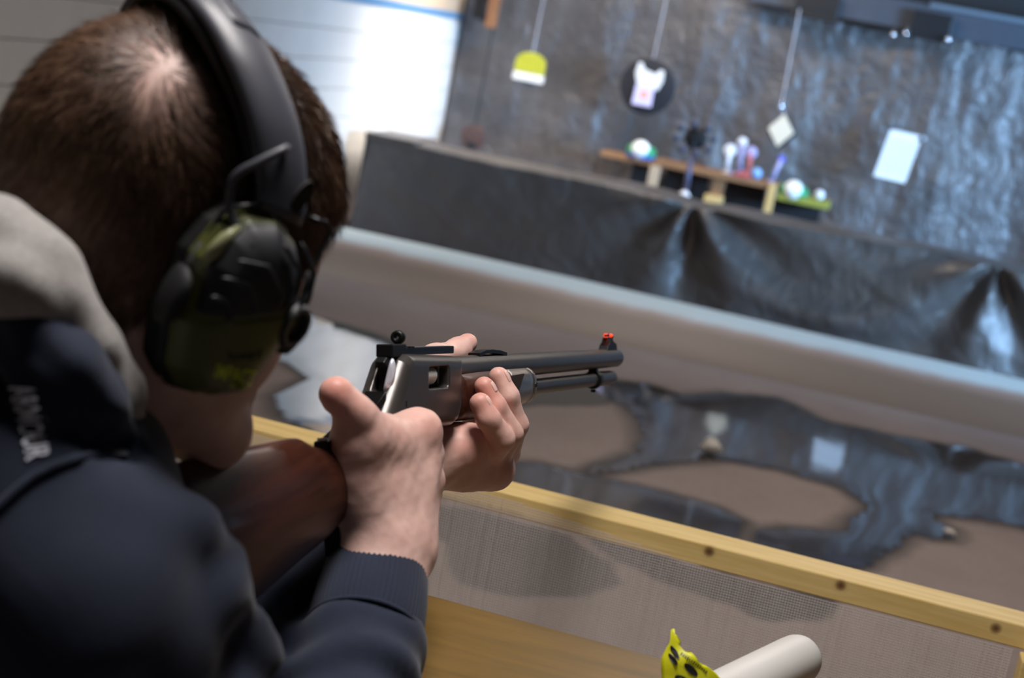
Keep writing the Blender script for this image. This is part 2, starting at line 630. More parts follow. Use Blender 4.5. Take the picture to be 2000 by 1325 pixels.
# hanging sheeting that covers the far wall
xs_ = np.linspace(-2.74, 3.4, 520); zs_ = np.linspace(0.0, 1.63, 150)
X, Z = grid2(xs_, zs_)
fold = 0.045 * fbm2(X * 4.2 + 0.25 * np.sin(Z * 3), Z * 0.5, 21, 4) + 0.018 * fbm2(X * 9, Z * 7, 22, 4) + 0.02 * np.abs(fbm2(X * 6.0, Z * 1.3, 23, 3)) + 0.012 * fbm2(X * 13 + 1.6 * fbm2(X * 2, Z * 3, 25, 3), Z * 2.5, 24, 3) + 0.012 * fbm2(X * 8 + Z * 3, Z * 9 - X * 3, 26, 4)
top = 1.63 + 0.018 * np.sin(X * 5.1) + 0.012 * np.sin(X * 13 + 1)
top = np.where(X < -0.7, 1.95, top)
sm = np.clip((X + 0.9) / 0.35, 0, 1); top = 1.95 * (1 - sm) + (1.625 + 0.018 * np.sin(X * 5.1)) * sm
P = np.stack([X, 9.60 - fold, Z / 1.63 * top], -1)
tarp = obj('plastic_curtain', MB().grid(P), M_TARP, smooth=True)
sol = tarp.modifiers.new('thick', 'SOLIDIFY'); sol.thickness = 0.002
tag(tarp, 'black wrinkled plastic sheeting hung as a curtain over the whole far wall', 'curtain')

# header boards above the right part of the curtain
M_HEAD = mat('dark_blue_board', (52, 58, 68), (62, 68, 78), rough=0.6, nscale=6)
M_DARK = mat('near_black_steel', (30, 31, 34), rough=0.5, metal=0.3)
h = obj('header_board', MB().box((-0.98, 9.44, 1.625), (3.4, 9.47, 1.79)), M_HEAD, bevel=0.004)
tag(h, 'dark slate board fixed across the top of the curtain on the right', 'board')
obj('top_edge_strip', MB().box((0.06, 9.425, 1.775), (3.4, 9.48, 1.80)), mat('pale_strip', (96, 110, 122), rough=0.5), h)
for i, (xa, xb, lab) in enumerate(((-0.70, -0.44, 'square dark steel hanger bracket on the header board above the diamond target'), (-0.02, 0.21, 'square dark steel hanger bracket on the header board above the paper sheet'))):
    br = obj('hanger_bracket', MB().box((xa, 9.38, 1.60), (xb, 9.4395, 1.745)), M_DARK, bevel=0.006)
    tag(br, lab, 'bracket', 'hanger brackets')
    obj('bracket_lip', MB().box((xa - 0.02, 9.366, 1.585), (xb + 0.02, 9.40, 1.605)), M_DARK, br, bevel=0.003)
M_CHROME = mat('bright_clip', (225, 228, 235), rough=0.18, metal=0.9)
for px, py, lab in ((1745, 68, 'leftmost bright round clip under the right-hand bracket'), (1770, 65, 'bright round clip second from left under the right-hand bracket'), (1852, 78, 'bright round clip at the right end of the right-hand bracket')):
    c = pl(px, py, 1, 9.34)
    o = obj('curtain_clip', MB().lathe(c + np.array([0, 0.006, 0]), (0, -1, 0), [(0.006, 0), (0.014, 0.004), (0.015, 0.010), (0.010, 0.016), (0.001, 0.019)], 14), M_CHROME, smooth=True)
    tag(o, lab, 'clip', 'curtain clips')
    obj('clip_hook', MB().tube([c + np.array([0, 0.01, 0.0]), c + np.array([0, 0.02, 0.03]), c + np.array([0, 0.05, 0.045])], 0.002, 6), M_CHROME, o)

# ---- low wall draped with black sheeting
Yb = 7.80
us = np.linspace(-2.63, 3.3, 520)
g1, g2 = -0.86, 0.66                     # where the sheet is gathered


def drape(X, s):
    """s: 0 at floor .. 1 front top edge; returns forward bulge"""
    out = 0.024 * fbm2(X * 2.2 + s * 1.5, s * 1.6, 31, 4) + 0.010 * fbm2(X * 9 + s * 4, s * 4.5, 32, 3)
    # one long swag fold hanging between the gathers
    w = np.clip((X - g1) / (g2 - g1), 0, 1); yc = 1 - 0.75 * np.sin(pi * w) ** .8
    out += 0.035 * np.exp(-((s - yc) / .13) ** 2) * np.sin(pi * w) + 0.03 * np.exp(-((s - yc * .6) / .10) ** 2) * np.sin(pi * w) ** 2
    for g, amp in ((g1, 0.075), (g2, 0.085)):
        dx = X - g; dz = 1.02 - s
        ang = np.arctan2(dx, dz * 0.55 + 0.04)
        rad = np.sqrt(dx ** 2 + (dz * 0.5) ** 2)
        out += amp * np.sin(ang * 7.0 + g * 3) * np.exp(-rad * 2.4) * np.clip(rad * 7, 0, 1)
        out -= 0.05 * np.exp(-(dx / 0.05) ** 2) * np.clip(s, 0, 1)
    return out


rows = []
for s in np.linspace(0, 1, 46):
    rows.append(np.stack([us, Yb - 0.012 - 0.045 * (1 - s) - drape(us, np.full_like(us, s)), 0.004 + s * (0.520 - 0.02 * np.exp(-((us - g1) / 0.12) ** 2) + 0.008 * np.sin(us * 4))], -1))
for t_ in np.linspace(0.08, 1, 12):
    q = rows[45].copy(); q[:, 1] = Yb + t_ * 0.42; q[:, 2] = rows[45][:, 2] + 0.012 * np.sin(t_ * 3) + 0.006 * fbm2(us * 4, np.full_like(us, t_ * 3), 35, 3)
    rows.append(q)
for s in np.linspace(0.9, 0, 6):
    q = rows[56].copy(); q[:, 1] += 0.01; q[:, 2] = s * 0.5 + 0.004; rows.append(q)
P = np.stack(rows, 1)
bar = obj('draped_barrier', MB().grid(P), M_TARP2, smooth=True)
tag(bar, 'long low barrier draped in black plastic sheeting, gathered in two places', 'barrier')
# left end cap sheet and core
e = np.stack([np.stack([np.full(10, -2.63 - 0.004), np.linspace(Yb - 0.03, Yb + 0.42, 10), np.full(10, zz_)], -1) for zz_ in np.linspace(0.004, 0.525, 10)], 0)
obj('end_flap', MB().grid(e), M_TARP2, bar, smooth=True)
obj('raised_end_cap', MB().box((-2.645, Yb - 0.02, 0.51), (-2.36, Yb + 0.40, 0.545)), M_TARP2, bar, bevel=0.008)

# ---- long rounded kerb in front of the barrier
prof = []
for t_ in np.linspace(0, 1, 40):
    y = 6.42 + t_ * 1.05
    if t_ < 0.5: z = 0.125 * (0.5 - 0.5 * cos(pi * (t_ / 0.5) ** 1.25))
    elif t_ < 0.62: z = 0.125 - 0.004 * ((t_ - 0.5) / 0.12) ** 2
    else: z = 0.121 * max(0.0, 1 - ((t_ - 0.62) / 0.38) ** 2.2)
    prof.append((y, z + 0.001))
xk = np.linspace(-2.745, 4.25, 240)
P = np.stack([np.stack([xk, np.full_like(xk, y) + 0.012 * fbm2(xk * 2, xk * 0 + y, 41, 3), np.full_like(xk, z) * (1 + 0.05 * fbm2(xk * 1.5, xk * 0, 42, 3))], -1) for y, z in prof], 1)
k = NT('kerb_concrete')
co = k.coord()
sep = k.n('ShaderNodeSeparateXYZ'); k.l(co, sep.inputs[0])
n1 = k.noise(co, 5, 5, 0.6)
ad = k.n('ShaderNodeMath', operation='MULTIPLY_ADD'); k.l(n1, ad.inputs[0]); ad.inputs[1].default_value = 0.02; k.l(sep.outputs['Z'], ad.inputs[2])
kerb_shade = k.ramp(ad.outputs[0], [(0.082, lin((134, 112, 94))), (0.106, lin((164, 138, 124))), (0.126, lin((204, 217, 216)))])  # shade on the front and light on top put into the colour by height
k.l(kerb_shade, k.b.inputs['Base Color']); k.b.inputs['Roughness'].default_value = 0.55
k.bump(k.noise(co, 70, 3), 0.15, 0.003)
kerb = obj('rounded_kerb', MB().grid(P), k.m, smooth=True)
tag(kerb, 'long rounded kerb with a pale top and a front painted in brown shade running across the floor', 'kerb')

# ---- plinking table
M_PLY = wood('table_plank_brown', (128, 92, 62), (160, 118, 80), 0, 10, 0.6)
M_YEL = wood('pine_post', (206, 170, 104), (222, 190, 128), 2, 10, 0.55)
M_PALE = wood('pale_post', (182, 160, 132), (200, 178, 150), 2, 10, 0.55)
M_GREENB = mat('olive_green_board', (140, 142, 52), (156, 156, 66), rough=0.6)
M_BOX = mat('dark_box_panel', (24, 22, 24), rough=0.8)
Yt = 9.18


def tp(x, y, Y=Yt): return pl(x, y, 1, Y)


a = tp(1280, 312); b = tp(1515, 360); zt = 0.5 * (a[2] + b[2])
tbl = thing('target_table', ((a[0] + b[0]) / 2, Yt + .12, 0), 'rough wooden table with posts standing between the draped barrier and the curtain', 'table')
obj('table_top', MB().box((a[0] - .01, Yt, zt - .035), (b[0] + .02, Yt + .30, zt)), M_PLY, tbl, bevel=0.004)
c = tp(1170, 302); d = tp(1275, 322)
obj('left_leaf', MB().box((c[0], Yt + .01, zt - .045), (a[0] - .012, Yt + .26, zt - .015)), M_PLY, tbl, bevel=0.004)
c = tp(1622, 390)
obj('right_leaf', MB().box((b[0] + .024, Yt - .01, zt - .085), (c[0], Yt + .26, zt - .045)), M_GREENB, tbl, bevel=0.004)['label'] = 'olive green side board'
for (x, y, w, mt) in ((1278, 340, .032, M_PALE), (1400, 370, .035, M_PLY), (1505, 385, .024, M_YEL)):
    q = tp(x, y)
    top_ = zt - .036 if w > .03 else zt + .002
    obj('leg', MB().box((q[0] - w, Yt - (.012 if w != .035 else -.03), 0.0), (q[0] + w, Yt + (-.001 if w != .035 else .06), top_)), mt, tbl, bevel=0.003)
q = tp(1392, 392)
obj('block', MB().box((q[0] - .055, Yt + .0, q[2] - .03), (q[0] + .055, Yt + .07, q[2] + .03)), M_YEL, tbl, bevel=0.004)
for xa, xb in ((1222, 1262), (1292, 1376), (1416, 1494), (1520, 1612)):
    p0, p1 = tp(xa, 340), tp(xb, 360)
    obj('back_panel', MB().box((p0[0], Yt + .20, 0.0), (p1[0], Yt + .22, zt - (.04 if xb < 1500 else .09))), M_BOX, tbl)

# white domes with a green rim
M_DOME = mat('white_dome_plastic', (240, 244, 240), rough=0.3)
M_GRIM = mat('green_rim_plastic', (52, 150, 96), rough=0.35)
M_BLUE = mat('blue_plastic', (56, 110, 214), rough=0.4)
for px, py, zb, lab in ((1250, 308, None, 'white green-rimmed dome on a blue dish at the left end of the table'), (1551, 366, None, 'white green-rimmed dome on the olive board right of the table')):
    q = tp(px, py, Yt + .06)
    base = zt - .045 if px > 1500 else zt - .015
    rt = thing('dome_target', (q[0], q[1], base), lab, 'target', 'dome targets')
    z0 = base
    if px < 1500:
        obj('dish', MB().lathe((q[0], q[1], z0), (0, 0, 1), [(.06, 0), (.088, .008), (.092, .020), (.084, .022)], 24), M_BLUE, rt, smooth=True)
        z0 += .020
    obj('rim', MB().lathe((q[0], q[1], z0), (0, 0, 1), [(.086, 0), (.092, .008), (.090, .032), (.078, .052), (.055, .060), (.001, .062)], 24), M_GRIM, rt, smooth=True)
    obj('dome', MB().lathe((q[0], q[1] - .030, z0 + .020), (0, -1, 0.75), [(.060, 0), (.058, .03), (.048, .054), (.026, .068), (.001, .072)], 24), M_DOME, rt, smooth=True)
# lollipop spinners
M_WHT = mat('white_enamel', (232, 232, 236), rough=0.35)
M_LAV = mat('lavender_enamel', (176, 172, 214), rough=0.4)
M_RED = mat('faded_red_enamel', (196, 96, 92), rough=0.45)
M_CYAN = mat('pale_blue_enamel', (132, 176, 224), rough=0.4)
M_BLUEV = mat('violet_blue_enamel', (92, 92, 208), rough=0.4)


def lolly(x0, y0, x1, y1, r, mst, mhd, lab, dy=.08):
    q0, q1 = tp(x0, y0, Yt + dy), tp(x1, y1, Yt + dy)
    q0[2] = zt + .001
    rt = thing('spinner_target', tuple(q0), lab, 'target', 'spinners on the table')
    obj('foot', MB().lathe(q0, (0, 0, 1), [(.03, 0), (.03, .006), (.012, .012)], 14), mst, rt, smooth=True)
    obj('stem', MB().tube([q0 + np.array([0, 0, .008]), q1], [.013, .012], 10), mst, rt, smooth=True)
    obj('paddle', MB().lathe(q1 + np.array([0, .008, 0]), (0, -1, 0), [(r * .8, 0), (r, .004), (r, .012), (r * .8, .016), (.001, .017)], 20), mhd, rt, smooth=True)


lolly(1420, 332, 1426, 294, .038, M_WHT, M_WHT, 'white lollipop-shaped spinner, the leftmost standing on the table')
lolly(1462, 340, 1467, 298, .036, M_RED, M_LAV, 'pale lavender spinner disc on a faded red stem in the middle of the table')
lolly(1508, 348, 1526, 311, .022, M_LAV, M_BLUEV, 'tilted lavender stem with a blue head at the right end of the table')
lolly(1446, 330, 1450, 278, .030, M_LAV, M_WHT, 'small white-headed spinner on a thin stem behind the two round spinners', .20)
for px, py, r, mt, lab, nm in ((1480, 325, .034, M_CYAN, 'pale blue ball resting on the table right of the lavender spinner', 'ball'),
                               (1604, 366, .030, M_WHT, 'small white ball at the right end of the olive board', 'ball')):
    q = tp(px, py, Yt + .08)
    if py == 325: q[2] = zt + r
    if py == 366: q[2] = zt - .045 + r
    pr = [(r * sin(a_), -r * cos(a_)) for a_ in np.linspace(0.02, pi - .02, 12)]
    o = obj('ball_target', MB().lathe(q, (0, 0, 1), pr, 18), mt, smooth=True)
    tag(o, lab, 'ball', 'ball targets')
q = tp(1446, 338, Yt + .012); q[2] = zt + .0005
o = thing('toy_wedge', tuple(q), 'small faded red wedge with a lavender base lying on the table between the spinners', 'target')
obj('wedge', MB().prism([(-.05, 0), (.06, 0), (.05, .05), (.0, .03)], q, (1, 0, 0), (0, 0, 1), (0, 1, 0), .02), M_RED, o, bevel=.003)
obj('wedge_base', MB().box((q[0] - .06, q[1] - .02, zt + .0005), (q[0] - .052, q[1] + .02, zt + .03)), M_LAV, o, bevel=.002)

# ---- hanging targets
M_CORD = mat('grey_cord', (186, 190, 200), rough=0.6)
M_YT = mat('lime_yellow_card', (176, 176, 34), (196, 196, 60), rough=0.6, nscale=160)
M_WC = mat('white_card', (232, 232, 228), rough=0.6)
Yh = 9.36


def hp(x, y): return pl(x, y, 1, Yh)


c = hp(1035, 132)
o = thing('bell_target', tuple(c), 'lime yellow round-topped target with a white band hanging on the left', 'target', 'hanging targets')
poly = [(-.095, -.035)] + [(-.095, .03)] + [(.095 * cos(a_), .03 + .062 * sin(a_)) for a_ in np.linspace(pi * .93, pi * .07, 12)] + [(.095, .03), (.095, -.035)]
obj('face', MB().prism(poly, c, (1, 0, 0), (0, 0, 1), (0, 1, 0), .006), M_YT, o, bevel=.002)
obj('band', MB().prism([(-.098, -.085), (-.098, -.037), (.098, -.037), (.098, -.085)], c, (1, 0, 0), (0, 0, 1), (0, 1, 0), .008), M_WC, o, bevel=.003)
obj('cord', MB().tube([c + np.array([0, 0, .09]), c + np.array([.0, .06, .85])], .003, 6), M_CORD, o)
obj('weight', MB().box(c + np.array([-.03, -.004, -.105]), c + np.array([.05, .006, -.086])), mat('dark_teal_weight', (40, 60, 70), rough=.5), o, bevel=.002)
M_DOTS = mat('dark_olive_dot', (120, 118, 20), rough=0.7)
mb = MB()
for ix in range(-4, 5):
    for iz in range(-1, 4):
        px_, pz_ = ix * .019 + (iz % 2) * .009, iz * .021 + .0
        if abs(px_) < .083 and pz_ < .078 - 2.2 * px_ * px_: mb.lathe(c + np.array([px_, -.006, pz_]), (0, -1, 0), [(.005, 0), (.004, .0012)], 6)
obj('dot_pattern', mb, M_DOTS, o)['kind'] = 'stuff'

c = hp(1266, 163)
o = thing('gong_target', tuple(c), 'black round hanging plate with a white shirt-shaped target on it', 'target', 'hanging targets')
M_BLK = mat('black_rubber_plate_and_shadow', (30, 31, 38), rough=0.55)
obj('plate', MB().lathe(c + np.array([0, .012, -.02]), (0, -1, 0), [(.165, 0), (.17, .004), (.17, .014), (.16, .018), (.001, .018)], 40), M_BLK, o, angle=30)
obj('cord', MB().tube([c + np.array([0, .01, .14]), c + np.array([0, .06, .8])], .003, 6), M_CORD, o)
sh = [(-.080, .120), (-.055, .122), (-.035, .088), (.035, .076), (.06, .108), (.085, .10), (.088, .04), (.070, -.01), (.06, -.02), (-.06, -.01), (-.078, .02), (-.088, .06)]
obj('white_shape', MB().prism([(x_ + .0, z_ - .01) for x_, z_ in sh], c + np.array([0, -.012, 0]), (1, 0, -.05), (0, 0, 1), (0, 1, 0), .004), M_WC, o, bevel=.002)
obj('lavender_card', MB().prism([(-.06, -.125), (.06, -.125), (.058, .0), (-.055, .0)], c + np.array([-.012, -.022, -.012]), (1, 0, 0.0), (0, 0, 1), (0, 1, 0), .004), mat('lavender_card_paper', (222, 212, 248), rough=.5), o, bevel=.002)
obj('orange_spot', MB().lathe(c + np.array([-.008, -.026, -.07]), (0, -1, 0), [(.024, 0), (.023, .002), (.001, .0022)], 18), mat('orange_print', (238, 170, 140), rough=.6), o)

c = hp(1525, 255)
o = thing('diamond_target', tuple(c), 'cream diamond-shaped target hanging point down on a long cord', 'target', 'hanging targets')
obj('face', MB().prism([(0, -.100), (.078, .0), (0, .100), (-.078, 0)], c, (1, 0, 0), (0, 0, 1), (0, 1, 0), .007), mat('cream_card', (226, 212, 186), rough=.6), o, bevel=.003)
obj('painted_shadow', MB().prism([(0, -.112), (.09, 0), (0, .112), (-.09, 0)], c + np.array([.006, .014, -.008]), (1, 0, 0), (0, 0, 1), (0, 1, 0), .004), M_BLK, o, bevel=.002)  # black diamond stands in for the shadow round the target
t0 = hp(1526, 206); t1 = pl(1562, 18, 1, 9.36)
obj('cord', MB().tube([c + np.array([0, 0, .1]), t0, t1], .0035, 6), M_CORD, o)
obj('swivel', MB().lathe(t0 + np.array([0, 0, -.028]), (0, 0, 1), [(.008, 0), (.013, .008), (.013, .03), (.008, .045), (.004, .055)], 12), M_CHROME, o, smooth=True)

c = hp(1754, 306)
o = thing('paper_target', tuple(c), 'white printed paper sheet hanging slightly tilted on the right of the curtain', 'paper', 'hanging targets')
ax_ = np.array([cos(radians(2)), 0, -sin(radians(2))]); az_ = np.array([sin(radians(7)), 0, cos(radians(7))])
obj('sheet', MB().prism([(-.095, -.142), (.09, -.142), (.09, .142), (-.095, .142)], c, ax_, az_, (0, 1, 0), .0012), mat('copy_paper', (238, 240, 240), rough=.6), o)
mb = MB()
M_PRINT = mat('faint_grey_print', (196, 200, 206), rough=.7)
for i in range(11):
    z_ = .10 - i * .021
    mb.prism([(-.075, z_), (.075, z_), (.075, z_ + .004), (-.075, z_ + .004)], c + np.array([0, -.0016, 0]), ax_, az_, (0, 1, 0), .0003)
for i in range(6):
    x_ = -.075 + i * .03
    mb.prism([(x_, -.11), (x_ + .003, -.11), (x_ + .003, .104), (x_, .104)], c + np.array([0, -.0019, 0]), ax_, az_, (0, 1, 0), .0002)
obj('printed_grid', mb, M_PRINT, o)
obj('top_fold', MB().prism([(-.085, .128), (.118, .128), (.112, .146), (-.075, .146)], c + np.array([.0, .003, 0]), ax_, az_, (0, 1, 0), .0012), mat('paper_fold', (206, 212, 220), rough=.6), o)
obj('clip', MB().prism([(-.012, .13), (.012, .13), (.010, .16), (-.010, .16)], c + np.array([.085, -.004, -.02]), ax_, az_, (0, 1, 0), .003), M_DARK, o, bevel=.001)
obj('cord', MB().tube([c + az_ * .145, np.array([c[0] + .03, 9.40, 1.583])], .0018, 5), M_DARK, o)

# spinner tree with dark paddles in front of the curtain, standing on the barrier
b0 = pl(1337, 384, 1, 8.75)
tr = thing('target_tree', (b0[0], 8.75, 0), 'dark steel target tree with a ring of small paddles behind the draped barrier', 'target')
p1 = pl(1352, 300, 1, 8.75)
obj('stand', MB().lathe((b0[0], 8.75, 0), (0, 0, 1), [(.12, 0), (.12, .01), (.03, .02), (.016, .03), (.016, b0[2])], 16), M_DARK, tr, smooth=True)
obj('pole', MB().tube([np.array([b0[0], 8.75, b0[2] - .01]), p1], [.018, .014], 10), mat('violet_grey_steel', (92, 90, 112), rough=.5, metal=.4), tr, smooth=True)
obj('knob', MB().lathe(b0 + np.array([0, -.03, 0]), (0, 0, 1), [(.001, -.036), (.02, -.03), (.034, -.012), (.036, 0), (.030, .018), (.012, .034), (.001, .036)], 16), M_WHT, tr, smooth=True)
hub = pl(1358, 270, 1, 8.75)
obj('hub', MB().lathe(hub + np.array([0, .01, 0]), (0, -1, 0), [(.06, 0), (.065, .01), (.05, .02), (.001, .022)], 18), M_DARK, tr, smooth=True)
obj('neck', MB().tube([p1, hub], [.014, .014], 8), M_DARK, tr)
M_PAD = mat('slate_paddle', (70, 72, 88), rough=.45)
for i in range(8):
    a_ = 2 * pi * i / 8 + .2
    e_ = hub + np.array([cos(a_) * .105, -.01, sin(a_) * .085])
    pd = obj('paddle', MB().lathe(e_, (0, -1, 0), [(.022, 0), (.024, .004), (.022, .010), (.001, .011)], 14), M_PAD, tr, smooth=True)
    obj('spoke', MB().tube([hub, e_], .004, 6), M_DARK, pd)

# reddish disc at the left of the curtain and a brown wooden block above it
c = pl(925, 268, 1, 9.42)
o = thing('rusty_disc', tuple(c), 'dark reddish round plate hanging low at the left end of the curtain', 'target', 'hanging targets')
obj('disc', MB().lathe(c, (0, -1, 0), [(.075, 0), (.08, .004), (.08, .012), (.07, .016), (.001, .016)], 26), mat('rust_brown_plate', (84, 58, 52), (66, 52, 52), rough=.6, nscale=20), o, angle=30)
obj('cord', MB().tube([c + np.array([0, -.008, .07]), c + np.array([.0, .0, .85])], .006, 6), M_DARK, o)
obj('bolt', MB().lathe(c + np.array([0, -.014, -.05]), (0, -1, 0), [(.03, 0), (.03, .01), (.02, .02), (.001, .022)], 14), M_DARK, o, smooth=True)
c = pl(958, 22, 1, 9.40)
o = thing('wall_block', tuple(c), 'brown wooden block with a dark hinge at the top left corner of the curtain', 'block')
obj('wood_block', MB().box(c + np.array([-.02, -.02, -.10]), c + np.array([.045, .04, .16])), wood('rust_wood', (132, 88, 58), (156, 108, 72), 2, 8), o, bevel=.004)
obj('hinge', MB().box(c + np.array([-.11, -.015, -.06]), c + np.array([-.024, .02, .13])), M_DARK, o, bevel=.004)
obj('hinge_pin', MB().tube([c + np.array([-.03, -.022, -.07]), c + np.array([-.03, -.022, .06])], .012, 10), M_DARK, o, smooth=True)

# dark post and yellow strip on the left wall, above the headband
c = pl(425, 14, 0, -2.66)
o = thing('wall_post', (c[0], c[1], 0), 'dark steel post standing by the left wall with a yellow strip beside it', 'post')
obj('post', MB().box((c[0] - .03, c[1] - .075, 0), (c[0] + .03, c[1] + .05, 2.448)), mat('charcoal_post', (52, 52, 54), rough=.5), o, bevel=.005)
obj('strip', MB().box((c[0] - .02, c[1] - .21, 0), (c[0] + .02, c[1] - .09, 2.448)), mat('mustard_strip', (172, 152, 92), rough=.6), o, bevel=.004)['label'] = 'mustard yellow strip'

# litter on the wet floor
M_LIT = mat('crumpled_paper', (206, 198, 190), rough=.7)


def litter(px, py, r, sy, h, mt, lab, seed, cat='litter', nm='pale_lump'):
    p_ = pl(px, py, 2, 0.0)
    rr = np.random.default_rng(seed)
    V, Fc = [], []
    n = 14
    rings = []
    for i, t_ in enumerate(np.linspace(0.02, 1, 8)):
        ring = []
        for q in range(n):
            a_ = 2 * pi * q / n
            k_ = r * sin(pi * t_ * .97 + .02) * (1 + .28 * rr.uniform(-1, 1))
            ring.append((p_[0] + k_ * cos(a_), p_[1] + k_ * sy * sin(a_), .004 + h * (1 - cos(pi * t_)) / 2 * (1 + .12 * rr.uniform(-1, 1))))
        rings.append(ring)
    o = obj(nm, MB().loft(rings), mt, angle=40)
    tag(o, lab, cat, 'litter on the wet floor')


litter(1385, 888, .034, .8, .05, M_LIT, 'crumpled whitish lump at the near edge of the large puddle', 1)
litter(1852, 1048, .018, .9, .02, M_LIT, 'small bright lump in the right-hand notch of the large puddle', 3)  # small pale lump set at a bright spot in the puddle

# ------------------------------------------------------------------ rifle (gun frame: x forward, y left, z up)
_A = at(1056, 710, 1.53); _B = at(1190, 700, 1.77)
gx = (_B - _A) / np.linalg.norm(_B - _A)
_up = CM @ np.array([0.02, 1, 0])
gz = _up - gx * (_up @ gx); gz /= np.linalg.norm(gz)
gy = np.cross(gz, gx)
G0 = np.array([-0.308, 1.234, 0.956])
_t = min((abs((lambda q: 1000 + FPX * q[0] / -q[2])(CM.T @ (_A + gx * t - CAMP)) - 885), t) for t in np.linspace(-.5, .2, 7001))[1]
G0 = _A + gx * _t
GR = np.stack([gx, gy, gz])


def G(x, y, z): return G0 + gx * x + gy * y + gz * z
def Gv(P): return G0 + np.asarray(P, float) @ GR


def gpl(px, py, yv):
    r_ = ray(px, py)
    t = (yv - (CAMP - G0) @ gy) / (r_ @ gy)
    return CAMP + r_ * t


M_BLUED = mat('blued_steel', (46, 45, 46), (56, 54, 54), rough=0.30, metal=0.85, nscale=80, spec=.5)
M_BARREL = mat('matte_blued_barrel', (74, 70, 67), (82, 78, 74), rough=0.38, metal=0.6, nscale=120)
M_RECV = mat('polished_blued_receiver', (80, 76, 74), (86, 82, 79), rough=0.32, metal=0.6, nscale=60)
M_BLACKM = mat('black_sight_metal', (18, 18, 19), rough=0.45, metal=0.4)
M_CAPM = mat('grey_nickel_cap', (150, 140, 134), (160, 150, 142), rough=0.30, metal=0.85, nscale=90)
M_BOLT = mat('bright_bolt_steel', (222, 217, 208), rough=0.4, metal=0.25)
M_WALN = wood('varnished_walnut', (48, 22, 14), (72, 36, 23), 1, 9, 0.45, coat=0.06, spec=.3)
M_FIBER = mat('red_fibre_optic', (255, 60, 30), rough=0.3, emit=1.6)  # emission added to make the sight bead glow
rifle = thing('lever_action_rifle', tuple(G(-.12, 0, -.045)), 'lever-action rifle with walnut stock and dark steel receiver held at the shoulder', 'rifle')


def sd_poly(poly): return lambda x, z: pip(poly, x, z)


# receiver: extruded side profile, rounded, with an ejection port and an open hammer slot at the rear
RP = [(-.137, .0120), (-.126, .0160), (-.10, .0150), (-.016, .0125), (-.016, -.030), (-.024, -.042), (-.036, -.0455), (-.150, -.046), (-.178, -.044), (-.181, -.040), (-.168, -.027), (-.151, -.006)]


def recv_sdf(Pw):
    L = (Pw - G0) @ GR.T
    d2 = pip(RP, L[:, :, 0, 0] * 0 + L[:, :, 0, 0], L[:, :, 0, 2]) if False else None
    return L


def local_sdf_mesh(fn, lo, hi, res):
    """fn of local gun coords -> mesh in world"""
    N = np.ceil((np.array(hi) - np.array(lo)) / res).astype(int) + 1
    ax = [lo[i] + np.arange(N[i]) * res for i in range(3)]
    X, Y, Z = np.meshgrid(*ax, indexing='ij')
    V, Q = surface_nets(fn(X, Y, Z).astype(np.float32), np.array(lo), res)
    return V, Q


def sbox(X, Y, Z, c, h, r=0.0):
    qx, qy, qz = np.abs(X - c[0]) - h[0] + r, np.abs(Y - c[1]) - h[1] + r, np.abs(Z - c[2]) - h[2] + r
    o = np.sqrt(np.maximum(qx, 0) ** 2 + np.maximum(qy, 0) ** 2 + np.maximum(qz, 0) ** 2)
    return o + np.minimum(np.maximum(qx, np.maximum(qy, qz)), 0) - r


def smax(a, b, k):
    h = np.maximum(k - np.abs(a - b), 0) / k
    return np.maximum(a, b) + h * h * k * .25


def f_recv(X, Y, Z):
    d2 = pip(RP, X[:, 0, :], Z[:, 0, :])[:, None, :]
    xr = np.interp(Z, [-.045, -.040, -.027, -.006, .012], [-.181, -.181, -.168, -.151, -.137])
    hw = 0.0175 * np.sqrt(1 - .38 * np.clip((xr + .017 - X) / .019, 0, 1) ** 2)
    d = smax(np.broadcast_to(d2, X.shape), np.abs(Y) - hw, 0.012)
    d = smax(d, -sbox(X, Y, Z, (-.0745, -.018, -.0035), (.0215, .0115, .0088), .003), .0015)     # ejection port
    d = smax(d, -sbox(X, Y, Z, (-.150, 0, .002), (.030, .0055, .0150), .003), .003)                 # hammer slot
    # hollowed rear corner
    return d


V, Q = local_sdf_mesh(f_recv, (-.195, -.022, -.052), (-.008, .022, .024), .0008)
me = np_mesh('receiver', Gv(V), Q)
recv = link_mesh('receiver', me, M_RECV, rifle)
obj('bolt', MB().tube([G(-.099, -.0075, -.002), G(-.0735, -.0075, -.002)], .0078, 24), M_BOLT, recv, smooth=False, angle=40)
obj('port_liner', MB().obox(G(-.075, -.003, -.0035), gx, gy, gz, .021, .003, .0085), M_BLACKM, recv)
M_GLINT = mat('painted_glint_steel', (236, 238, 250), rough=.22, metal=.35)  # pale pieces painted in for bright reflections beside the hammer
for nm_, px_, py_, L_, W_ in (('painted_glint', 763, 735, .0135, .0034), ('painted_glint', 742, 733, .0075, .0016)):
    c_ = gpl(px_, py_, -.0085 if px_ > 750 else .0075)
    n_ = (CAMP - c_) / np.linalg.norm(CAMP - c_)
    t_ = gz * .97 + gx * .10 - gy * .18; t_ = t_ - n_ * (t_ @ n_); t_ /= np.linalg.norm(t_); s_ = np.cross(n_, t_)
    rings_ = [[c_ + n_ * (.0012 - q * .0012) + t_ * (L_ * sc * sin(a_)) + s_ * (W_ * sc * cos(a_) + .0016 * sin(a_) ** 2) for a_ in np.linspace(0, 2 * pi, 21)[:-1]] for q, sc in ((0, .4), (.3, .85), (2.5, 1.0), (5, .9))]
    obj(nm_, MB().loft(rings_), M_GLINT, recv, smooth=True)
hm = MB().prism([(-.012, -.03), (.010, -.03), (.010, .0), (.004, .012), (-.010, .016), (-.016, .012), (-.008, .004)], G(-.137, 0, -.002), gx, gz, gy, .0042)
